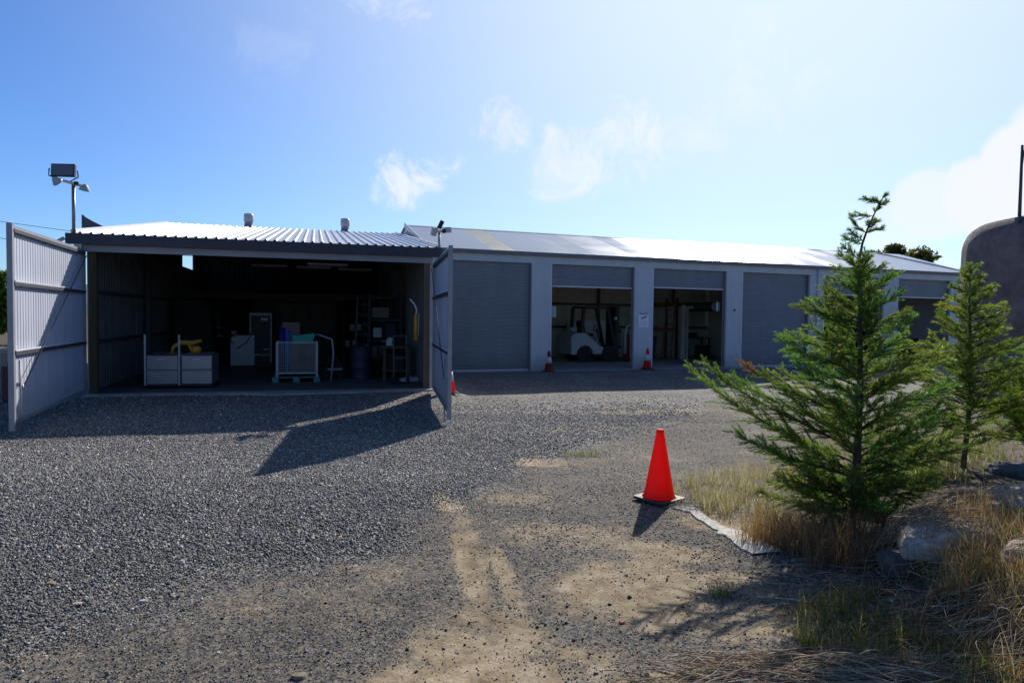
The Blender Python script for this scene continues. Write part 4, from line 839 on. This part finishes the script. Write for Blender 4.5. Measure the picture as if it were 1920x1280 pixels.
# forklift
t = thing('forklift','white and grey counterbalance forklift parked inside the open bay','forklift',Gp(2.28,3.35,.03),GA)
t.scale = (1.12,1.08,1.03)
bd = MB().prism([(0,.28),(0,.95),(.10,1.08),(.55,1.10),(.72,.98),(1.05,.66),(1.36,.50),(1.38,.40),(1.36,.30),(.85,.30),(.80,.48),(.68,.60),(.50,.62),(.34,.55),(.24,.40),(.22,.28)],0,1.05)
bd.build('body',M['offwhite'],t,.03)
MB().prism([(.9,.2),(.9,.34),(1.37,.36),(1.40,.62),(1.72,.62),(1.72,.2)],.04,1.01).build('chassis',M['black'],t,.02)
MB().prism([(.08,.3),(.03,.8),(.06,.92),(.2,.3)],.2,.85).build('counterweight',M['grey_metal'],t,.01)
for x, r in ((.50,.28),(1.50,.32)):
    for y in (-.02,.87):
        w = MB().tube([(x,y,r),(x,y+.2,r)],r,22).build('wheel',M['rubber'],t,.02); MB().tube([(x,y-.008,r),(x,y+.208,r)],r*.4,16).build('rim',M['rubber'],w)
gd = MB()
for y in (.08,.97): gd.bar((.42,y,1.05),(.50,y,2.05),.10).bar((.50,y,2.07),(1.42,y,2.05),.09).bar((1.42,y,2.05),(1.72,y,.6),.09)
for k in range(6): gd.bar((.58+.16*k,.08,2.08),(.58+.16*k,.97,2.08),.035)
gd.build('overhead_guard',M['black'],t)
B(.62,1.0,.3,.75,.95,1.08).prism([(.55,1.08),(.50,1.55),(.60,1.57),(.70,1.08)],.3,.75).build('seat',M['rubber'],t,.03)
MB().tube([(1.38,.52,.7),(1.22,.52,1.25)],.03,8).tube([(1.20+.03*math.cos(a),.52+.17*math.sin(a),1.27+.12*math.cos(a)) for a in [k*math.pi/8 for k in range(17)]],.014,6).build('steering_wheel',M['black'],t)
ma = MB()
for y in (.2,.42,.63,.85): ma.bar((1.86,y,.12),(1.86,y,2.1),.15,.09)
for z in (.3,.9,1.5,2.0): ma.box(1.80,1.95,.2,.85,z,z+.12)
ma.box(1.955,2.0,.1,.95,.5,.6).box(1.955,2.0,.1,.95,1.15,1.22)
for k in range(6): ma.box(1.96,1.99,.12+.155*k,.155+.155*k,.6,1.15)
ma.build('mast',M['black'],t)
MB().tube([(1.9,.52,.3),(1.9,.52,1.6)],.04,10).build('lift_ram',M['grey_metal'],t)
for y in (.28,.7): B(1.93,1.97,y-.05,y+.05,.08,.55).box(1.93,2.75,y-.05,y+.05,.06,.09).build('fork_tine',M['black'],t)
MB().tube([(.30,.52,1.12),(.30,.52,1.3)],.14,16).build('gas_bottle',M['offwhite'],t)
B(1.68,1.76,-.02,.08,1.6,1.72).build('headlight',M['white'],t,.01)
t = thing('white_cabinet','wide white steel cupboard standing behind the forklift','cupboard',Gp(3.35,5.6,.03),GA)
B(0,2.0,0,.5,.08,1.62).build('body',M['white'],t,.01); B(.02,1.98,.03,.47,0,.08).build('plinth',M['black'],t)
for x in (.02,1.01): B(x,x+.97,-.022,-.003,.1,1.60).build('door_leaf',M['white'],t,.004)
for x in (.9,1.08): B(x,x+.02,-.04,-.023,.8,.95).build('handle',M['black'],t)
# hose hanger / bottles beside the forklift
t = thing('cable_hoop','pale hose looped over a stand right of the forklift mast','hose',Gp(4.95,3.4,.03),GA)
MB().tube([(-.28,0,.3),(-.28,0,1.1),(-.22,0,1.38),(0,0,1.5),(.22,0,1.38),(.27,0,1.1),(.26,0,.2)],.05,10).build('loop',M['offwhite'],t); B(-.3,.3,-.15,.15,0,.05).build('base',M['black'],t)
t = thing('gas_cylinder','dark red gas cylinder standing inside the hose loop by the forklift','gas cylinder',Gp(4.85,3.6,.03),GA); MB().lathe([(.11,0),(.115,.05),(.115,.95),(.08,1.08),(.035,1.12)],n=16).build('body',M['cone_dull'],t); MB().tube([(0,0,1.12),(0,0,1.22)],.03,8).build('valve',M['grey_metal'],t)
t = thing('blue_post','blue round bar standing beside the gas cylinder','bar',Gp(5.1,3.5,.03),GA); MB().tube([(0,0,.05),(0,0,1.3)],.03,8).build('bar',M['blue'],t); B(-.1,.1,-.1,.1,0,.05).build('foot',M['black'],t)
# racking in the second bay
t = thing('pallet_racking','blue and orange steel pallet racking in the second open bay','racking',Gp(6.75,4.3,.03),GA)
for x in (-.3,.9):
    for y in (0,.8): B(x,x+.09,y,y+.08,0,2.6).build('upright',M['dkblue'],t)
for z in (1.2,2.3): B(-.21,.9,.0,.06,z,z+.12).box(-.21,.9,.8,.86,z,z+.12).build('beam',M['rust'],t)
t = thing('rust_ladder','leaning reddish brown steel frame between the racking uprights','frame',Gp(6.7,3.9,.03),GA)
MB().bar((0,0,0),(.35,.2,2.4),.05).bar((.45,0,0),(.75,.2,2.4),.05).build('rail',M['rust'],t); rg = MB()
for k in range(1,8): rg.bar((.35*k/8.,.2*k/8,.3*k),(.45+.3*k/8.,.2*k/8,.3*k),.03)
rg.build('rung',M['rust'],t)
t = thing('duct_pipe','large dark round duct with a pale end ring high in the second open bay','duct',Gp(8.42,2.6,2.28),GA)
MB().tube([(.72,3.7,0),(0,.03,0)],.20,24,False).build('pipe',mat('dull_duct',(.10,.10,.11),.4,.6),t)
MB().tube([(.012,.06,0),(0,0,0),(.004,.02,0)],[.215,.225,.165],24,False).build('end_ring',M['offwhite'],t)
MB().bar((.62,3.7,.27),(-.12,.1,.24),.04,.04).build('support_rail',M['offwhite'],t)
t = thing('garage_bench','cluttered wooden bench at the back of the second open bay','bench',Gp(9.9,5.3,.03),GA)
B(-1.2,.3,0,.7,.85,.9).build('bench_top',M['wood'],t)
for x in (-1.15,.2): B(x,x+.07,.05,.12,0,.85).box(x,x+.07,.6,.67,0,.85).build('leg',M['wood'],t)
B(-.9,-.4,.1,.5,.9,1.12).build('tool_chest',M['rubber'],t,.02)
t = thing('stacked_tyres','dark stack of three tyres in the second open bay','tyres',Gp(9.3,4.7,.03),GA)
for k in range(3):
    pr = [(.17,.02),(.30,0),(.34,.05),(.34,.14),(.30,.19),(.17,.17)]
    MB().lathe(pr,c=(0,0,.195*k),n=26).build('tyre',M['rubber'],t)
t = thing('wheel_bin','dark rubbish bin at the left of the second open bay','bin',Gp(5.9,3.5,.03),GA)
MB().prism([(-.22,.05),(.22,.05),(.28,.95),(-.28,.95)],0,.5).build('body',mat('bin_green',(.02,.04,.045),.5),t,.02); B(-.3,.3,-.03,.53,.951,1.0).build('lid',M['black'],t,.02)
for x in (-.2,.2): MB().tube([(x-.03,.5,.08),(x+.03,.5,.08)],.08,14).build('wheel',M['rubber'],t)

# parked dark car in the last bay
def car(label, loc, rz):
    t = thing('parked_car', label, 'car', loc, rz)
    hw = .88
    MB().prism([(-2.1,.35),(-2.15,.75),(-2.0,1.0),(-1.0,1.08),(-.2,1.62-.02),(1.5,1.64),(2.0,1.05),(2.15,.95),(2.15,.35)],-hw,hw).build('body',M['car_paint'],t,.06)
    MB().add([(-1.03,-.72,1.10),(-1.03,.72,1.10),(-.30,.62,1.60),(-.30,-.62,1.60)],[(0,1,2,3)]).build('windscreen',M['car_glass'],t).location = (-.03,0,.03)
    for y in (-1,1): MB().add([(-.8,y*(hw+.006),1.08),(1.85,y*(hw+.006),1.08),(1.45,y*(hw+.006),1.55),(-.15,y*(hw+.006),1.55)],[(0,1,2,3)]).build('side_window',M['car_glass'],t)
    for x in (-1.35,1.35):
        for y in (-.9,.70):
            w = MB().tube([(x,y,.34),(x,y+.2,.34)],.34,24).build('wheel',M['rubber'],t,.02); MB().tube([(x,y-.006,.34),(x,y+.206,.34)],.2,18).build('rim',M['grey_metal'],w)
    for y in (-.65,.65): MB().tube([(-2.10,y,.78),(-2.17,y,.78)],.11,14).build('headlight',M['offwhite'],t)
    B(-2.2,-2.12,-.8,.8,.38,.58).build('bumper',M['rubber'],t,.02); B(-2.16,-2.11,-.4,.4,.65,.85).build('grille',M['black'],t)
    return t
car('dark car parked nose out inside the rightmost open bay', Gp(16.8,2.9,.03), GA+R(90))
car('dark car parked in the open bay hidden behind the large conifer', Gp(12.9,3.0,.03), GA+R(90))

# ------------------------------------------------------------------ cones
def cone(label, x, y, h, style, z=None, rz=0, group='traffic cones in the yard', lean=0):
    k = h/.7; z = float(gz(x,y))+.012 if z is None else z
    t = thing('traffic_cone',label,'traffic cone',(x,y,z),rz,group); t.rotation_euler = (0,R(lean),rz)
    hb = .190*k; c_ = hb*.90
    P8 = [(-hb,-c_),(-c_,-hb),(c_,-hb),(hb,-c_),(hb,c_),(c_,hb),(-c_,hb),(-hb,c_)]
    MB().prism(P8,0,.028*k,ax='z').build('base',M['cone_base'],t,.006)
    def rad(q): return (.150+(.034-.150)*q)*k
    body = M['cone'] if style != 'dull' else M['cone_dull']
    prof = [(rad(0)+.018*k,.029*k),(rad(0)+.004*k,.045*k)]+[(rad(q/10),.045*k+q/10*(h-.05*k)) for q in range(1,11)]+[(.030*k,h)]
    MB().lathe(prof,n=32).build('cone_body',body,t)
    if style != 'plain':
        q0, q1 = .38, .70; z0 = .045*k+q0*(h-.05*k); z1 = .045*k+q1*(h-.05*k)
        MB().lathe([(rad(q0)+.003*k,z0),(rad(q1)+.003*k,z1)],n=32).build('reflective_band',M['reflective'],t)
    if style == 'dull':
        q0 = .86; MB().lathe([(rad(q0)+.003*k,.045*k+q0*(h-.05*k)),(rad(1)+.003*k,h),(.02*k,h+.01)],n=24).build('dark_tip',M['black'],t)
    else: MB().lathe([(.036*k,h-.03*k),(.041*k,h-.015*k),(.036*k,h+.004)],n=24).build('tip_ring',body,t)
    return t
cone('plain orange red traffic cone in the foreground beside the concrete strip',1.43,6.50,.67,'plain',rz=R(38))
cone('dull red cone with white band and dark tip left of the forklift bay',*Gp(-.30,-.42)[:2],.66,'dull',z=.012,rz=GA)
cone('red and white cone standing under the paper notice',*Gp(3.42,-.30)[:2],.70,'band',z=.03,rz=GA)
cone('red and white cone half hidden behind the right hand swing door',-1.45,15.9,.68,'band',z=float(gz(-1.5,15.9)),rz=R(10))
cone('red cone glimpsed through the large conifer at the downpipe',*Gp(11.3,-.4)[:2],.66,'band',z=.0)

# ------------------------------------------------------------------ tank and antenna
tk = thing('water_tank','big rough dark concrete water tank at the right edge','water tank',(12.74,14.75,0))
tk_p = [(2.62,0),(2.62,.5),(2.61,1.5),(2.60,2.6),(2.58,3.4)]+[(2.58-.45*(1-math.cos(a)),3.4+.58*math.sin(a)) for a in [R(q) for q in (12,25,40,55,70,85)]]+[(1.6,4.10),(.8,4.17),(.05,4.2)]
o = MB().lathe(tk_p,n=96).build('tank_shell',M['tank'],tk)
me = o.data
for v in me.vertices:
    k = 1+.014*mn.noise(v.co*1.3)+.008*mn.noise(v.co*4)+.004*mn.noise(v.co*11); v.co.x *= k; v.co.y *= k
at = thing('antenna_pole','thin dark antenna pole standing on top of the water tank','antenna',(10.42,14.15,3.62))
MB().tube([(0,0,0),(0,0,1.78)],[.035,.025],8).build('mast',M['steel_post'],at); B(-.06,.06,-.06,.06,.15,.32).build('mount_box',M['steel_post'],at,.01); MB().tube([(0,0,1.2),(.05,0,1.7)],.012,6).build('rod',M['steel_post'],at)

# ------------------------------------------------------------------ conifers
def conifer(name, label, x, y, z, H, heroes, nb, spread, seed, hue, tipbend=.1, bare=.05, prof_pow=1.0, elev=38, dens=1.0, lw=1.0, brown=None, skirt=0, skip=.55):
    rs = np.random.RandomState(seed); t = thing(name, label, 'conifer', (x,y,z))
    tp = lambda u: np.array([.03*math.sin(u*5)+tipbend*max(0,u-.8)**1.5*8, .02*math.cos(u*4), u*H])
    MB().tube([tuple(tp(i/20)) for i in range(21)],[.034*(1-i/20)**.9*H/2.8+.003 for i in range(21)],10).build('trunk',M['bark'],t)
    br = list(heroes)
    for i in range(nb):
        u = bare+(.985-bare)*((i+rs.rand()*.8)/nb)**.95
        az = i*137.5+rs.uniform(-25,25)
        ln = spread*((1-u)**prof_pow*1.0+.03)*rs.uniform(.62,1.12)
        if u < .12: ln *= .6+3*u
        if u > .78 and rs.rand() < skip: continue
        br.append((u, az, ln, elev+rs.uniform(-12,10)+18*u))
    for i in range(skirt):
        br.append((rs.uniform(.03,.16), i*137.5, spread*rs.uniform(.35,.75), rs.uniform(8,40)))
    AA=[];BB=[];DD=[];CC=[]; wood = MB()
    for (u, az, ln, el) in br:
        p = tp(u); a = R(az); n = max(6,int(ln/.05)); st = ln/n
        e = R(el-8); pts = [p.copy()]; dirs = []; wob = rs.uniform(-.3,.3)
        for k in range(n):
            q = k/n; ee = e+R(14)*q*(1 if u<.7 else .5)-R(10)*math.sin(q*3.1); aa = a+wob*(q-.3)*.5
            d = np.array([math.sin(aa)*math.cos(ee), math.cos(aa)*math.cos(ee), math.sin(ee)]); p = p+d*st; pts.append(p.copy()); dirs.append(d)
        wood.tube([tuple(q) for q in pts],[.011*(ln/1.2)**.7*(1-k/(n+1))+.0012 for k in range(len(pts))],5,False)
        shade = rs.uniform(.7,1.3); yel = rs.uniform(0,1)
        nsub = int(ln*50*dens)+6
        for k in range(nsub):
            q = (.10 if u < .5 else .03)+(.90 if u<.5 else .97)*(k+rs.rand())/nsub
            q = min(q,.995); f = q*n; i0 = min(int(f), n-1); pp = pts[i0]+dirs[i0]*(f-i0)*st; d0 = dirs[i0]
            sl_ = min((.022+.055*min(1,ln/.35)+.36*ln*(1-q)**.7*min(1,q*3.5)*.55)*rs.uniform(.55,1.25), .34)
            side = np.cross(d0,[0,0,1.]); side /= np.linalg.norm(side)+1e-6; upv = np.cross(side,d0)
            ph = rs.choice([0,math.pi])+rs.normal(0,.8); sv = side*math.cos(ph)+upv*(math.sin(ph)*.8+.15)
            sdv = d0*.82+sv*.60; sdv /= np.linalg.norm(sdv)
            m = int(sl_*330*dens)+8; w_ = (np.arange(m)+rs.rand(m))/m
            bp = pp+sdv*(sl_*w_)[:,None]; bp[:,2] -= .12*sl_*w_*w_
            rv = rs.normal(0,1,(m,3)); rv -= sdv*(rv@sdv)[:,None]; rv /= np.linalg.norm(rv,axis=1)[:,None]+1e-6
            dd = sdv*.84+rv*.52; l = (.022+.020*(1-w_))*rs.uniform(.7,1.5,m)
            tip = w_*.6+q*.4; b = shade*(.7+.6*rs.rand(m))
            c = np.stack([hue[0]*(1+1.1*tip*yel), hue[1]*(1+.45*tip), hue[2]*(1+.1*tip)],1)*b[:,None]
            c[rs.rand(m) < .02] = (.22,.13,.06)
            if brown and u < .4 and az == brown and q > .82: c = c*0+np.array([.33,.17,.10])*b[:,None]
            s_ = np.cross(dd, rs.normal(0,1,(m,3))); s_ /= np.linalg.norm(s_,axis=1)[:,None]+1e-6; w2 = rs.uniform(.0020,.0040,m)[:,None]*lw
            AA.append(bp-s_*w2); BB.append(bp+s_*w2*.6); DD.append(bp+dd*l[:,None]+s_*w2*.1); CC.append(c)
    wood.build('branches',M['bark'],t)
    A,B_,C_,c = map(np.concatenate,(AA,BB,DD,CC)); n = len(A); V = np.stack([A,B_,C_],1).reshape(-1,3); F = np.arange(3*n).reshape(-1,3)
    npmesh('crown', V, F, M['leaf'], t, col=np.repeat(c,3,0)); print(name, n)
    return t
conifer('conifer_tree','large young conifer with long low branches, nearest the traffic cone',2.84,5.6,float(gz(2.84,5.6)),2.80,
  [(.17,-78,1.62,40),(.24,-82,1.45,37),(.33,-75,1.02,34),(.16,-100,1.15,28),(.30,80,1.0,36),(.22,70,1.1,30),(.42,95,.75,38),(.52,-85,.62,26),(.47,-95,.75,30),(.62,-88,.50,24),(.60,85,.45,30),(.40,80,.85,32),(.12,60,.9,26),(.20,100,1.0,22),(.28,-60,1.1,32),
   (.93,-80,.16,12),(.97,-70,.12,30),(.88,100,.12,30),(.85,-95,.15,25),(.90,40,.12,40)],112,1.02,3,(.120,.190,.062),tipbend=.30,elev=34,prof_pow=1.0,bare=.03,brown=-75,skirt=34)
conifer('conifer_tree','smaller yellow green conifer standing right of the large one',4.42,6.6,float(gz(4.42,6.6)),1.98,
  [(.42,88,.75,22),(.55,92,.62,20),(.36,-92,.62,28),(.5,-85,.55,28),(.62,80,.4,30),(.30,95,.6,10),(.22,-100,.45,5)],84,.70,8,(.145,.205,.05),tipbend=.02,bare=.13,elev=28,prof_pow=.72,dens=.85,skip=.0)
conifer('conifer_shrub','bushy green conifer leaning in at the right edge of the photo',5.25,6.7,float(gz(5.25,6.7)),1.15,
  [(.3,-95,.62,35),(.5,-85,.5,40),(.2,-80,.55,20),(.4,-60,.5,50)],56,.72,12,(.10,.175,.036),tipbend=.0,bare=.06,elev=45,prof_pow=.6,dens=.9)

# ------------------------------------------------------------------ distant trees, hill, yard edge on the left
def bushy(name, label, x, y, z, r, h, n, cols, seed, trunk=2.0, leaf=.12):
    rs = np.random.RandomState(seed); t = thing(name,label,'tree',(x,y,z))
    MB().tube([(0,0,0),(.1,0,trunk*.5),(0,.1,trunk),(.1,0,trunk+h*.5)],[.22,.18,.14,.05],10).build('trunk',M['bark'],t)
    wd_ = MB(); cl = []
    for i in range(22):
        a = rs.uniform(0,2*math.pi); q = rs.uniform(.2,1); el = rs.uniform(.1,1)
        c = np.array([math.cos(a)*r*q, math.sin(a)*r*q, trunk+h*el*(1-.45*q*q)]); cl.append((c, rs.uniform(.22,.42)*r)); wd_.tube([(0,0,trunk*.8),tuple(c*.6+np.array([0,0,trunk*.3])),tuple(c)],[.08,.05,.02],5,False)
    wd_.build('branches',M['bark'],t)
    ci = rs.randint(0,len(cl),n); P = rs.normal(0,1,(n,3)); P /= np.linalg.norm(P,axis=1)[:,None]; P *= (rs.rand(n)**.4)[:,None]
    C = np.array([c[0] for c in cl])[ci]; rr_ = np.array([c[1] for c in cl])[ci]; P = C+P*rr_[:,None]*np.array([1,1,.7])
    d1 = rs.normal(0,1,(n,3)); d1 /= np.linalg.norm(d1,axis=1)[:,None]; d2 = np.cross(d1, rs.normal(0,1,(n,3))); d2 /= np.linalg.norm(d2,axis=1)[:,None]
    s_ = leaf*rs.uniform(.5,1.2,n)[:,None]; V = np.stack([P-d2*s_*.35,P+d1*s_,P+d2*s_*.35,P-d1*s_],1).reshape(-1,3); F = np.arange(4*n).reshape(-1,4)
    cc = np.array(cols)[rs.randint(0,len(cols),n)]*np.exp(rs.normal(0,.25,n))[:,None]*np.exp((np.arange(len(cl))[ci]%5-2)*.12)[:,None]
    npmesh('crown', V, F, M['leaf'], t, col=np.repeat(cc,4,0)); return t
bushy('olive_tree','olive green tree top showing above the garage roof near the large conifer',22.6,41,0,2.6,2.6,9000,[(.12,.13,.04),(.16,.15,.05),(.09,.10,.03)],4,3.5,.22)
bushy('bushy_tree','bright green tree behind the white rail at the far left',-25.5,33,0,3.0,2.6,12000,[(.10,.16,.03),(.13,.18,.03),(.07,.12,.02)],5,.9,.2)
bushy('bushy_tree','darker green tree further left, mostly outside the photo',-31,35,0,3.4,3.5,9000,[(.05,.10,.02),(.07,.12,.02)],6,1.2,.2)
hv = []; nh = 60
for i in range(nh+1):
    x = -900+i*14; hv.append((x,520+.2*x,0)); 
hh = [(x,520, 14+16*float(fbm(x,0,.006,4))+8*float(fbm(x,3,.02,4))) for x in [-900+i*14 for i in range(nh+1)]]
V = [(x,y-60,-1) for x,y,z in hh]+hh+[(x,y+120,-1) for x,y,z in hh]; k = nh+1
tag(MB().add(V,[(i,i+1,k+i+1,k+i) for i in range(nh)]+[(k+i,k+i+1,2*k+i+1,2*k+i) for i in range(nh)],True).build('hills',mat('blue_hazy_hills',(.13,.17,.22),.95,0,0,.2,.02)),kind='structure')
t = thing('rail_fence','weathered white pipe rail fence with dark bars at the far left','fence',(-15.4,18.4,0),R(12))
MB().bar((-8,0,2.35),(1.2,0,2.35),.12,.12).build('top_rail',M['fence_w'],t)
MB().bar((-8,0,1.28),(1.2,0,1.28),.05,.06).bar((-8,0,.78),(1.2,0,.78),.06,.08).build('rail',M['fence_w'],t)
for k in range(5): MB().tube([(-7.6+2.1*k,0,0),(-7.6+2.1*k,0,2.4)],.05,8).build('post',M['fence_w'],t)
bb = MB()
for k in range(80): bb.tube([(-7.9+.112*k,0,.8),(-7.9+.112*k,0,1.28)],.012,5)
bb.build('bars',M['steel_post'],t)
t = thing('block_wall','low pale block wall below the rail fence at the far left','wall',(-15.5,18.9,0),R(12)); B(-8,1.5,0,.3,0,.62).build('wall',M['blockwall'],t,.01); B(-8,1.5,-.03,.33,.621,.70).build('coping',M['fence_w'],t,.01)
t = thing('mesh_trolley','dark wire mesh trolley with castors and red contents at the left edge','trolley',(-9.15,11.95,0),R(5))
mt_ = MB()
for x in (0,.7):
    for y in (0,.6): mt_.box(x-.015,x+.015,y-.015,y+.015,.12,1.0)
for k in range(15): mt_.bar((.05*k,0,.12),(.05*k,0,1.0),.006)
for k in range(18): mt_.bar((0,0,.12+.05*k),(.7,0,.12+.05*k),.006); mt_.bar((.7,0,.12+.05*k),(.7,.6,.12+.05*k),.006)
mt_.build('cage',M['steel_post'],t); B(.02,.68,.02,.58,.12,.14).build('deck',M['steel_post'],t)
for x in (.08,.62):
    for y in (.08,.52): MB().tube([(x-.02,y,.055),(x+.02,y,.055)],.055,12).build('castor',M['offwhite'],t)
t = thing('red_container','dark red plastic container inside the wire mesh trolley','container',(-9.05,12.05,.142),R(5)); B(0,.3,0,.4,0,.62).build('body',mat('maroon_plastic',(.22,.015,.03),.5),t,.03); B(.05,.25,.1,.3,.62,.68).build('cap',M['black'],t,.01)
# overhead wires
t = thing('utility_pole','timber power pole left of the yard, outside the photo','power pole',(-34,30,0)); MB().tube([(0,0,0),(0,0,8.2)],[.16,.11],12).build('pole',M['bark'],t); B(-.9,.9,-.05,.05,7.6,7.72).build('crossarm',M['wood'],t)
def wire(label, a, b, sag):
    pts = [(a[0]+(b[0]-a[0])*i/24, a[1]+(b[1]-a[1])*i/24, a[2]+(b[2]-a[2])*i/24-sag*4*(i/24)*(1-i/24)) for i in range(25)]
    tag(MB().tube(pts,.012,5).build('overhead_wire',M['cable']),label,'wire','overhead wires at the far left')
wire('thin overhead wire at the far left, the upper one',(-34.4,30,7.7),(-12,34,4.9),.5)
wire('thin overhead wire at the far left, the lower one',(-33.6,30,6.4),(-12,34,4.4),.4)
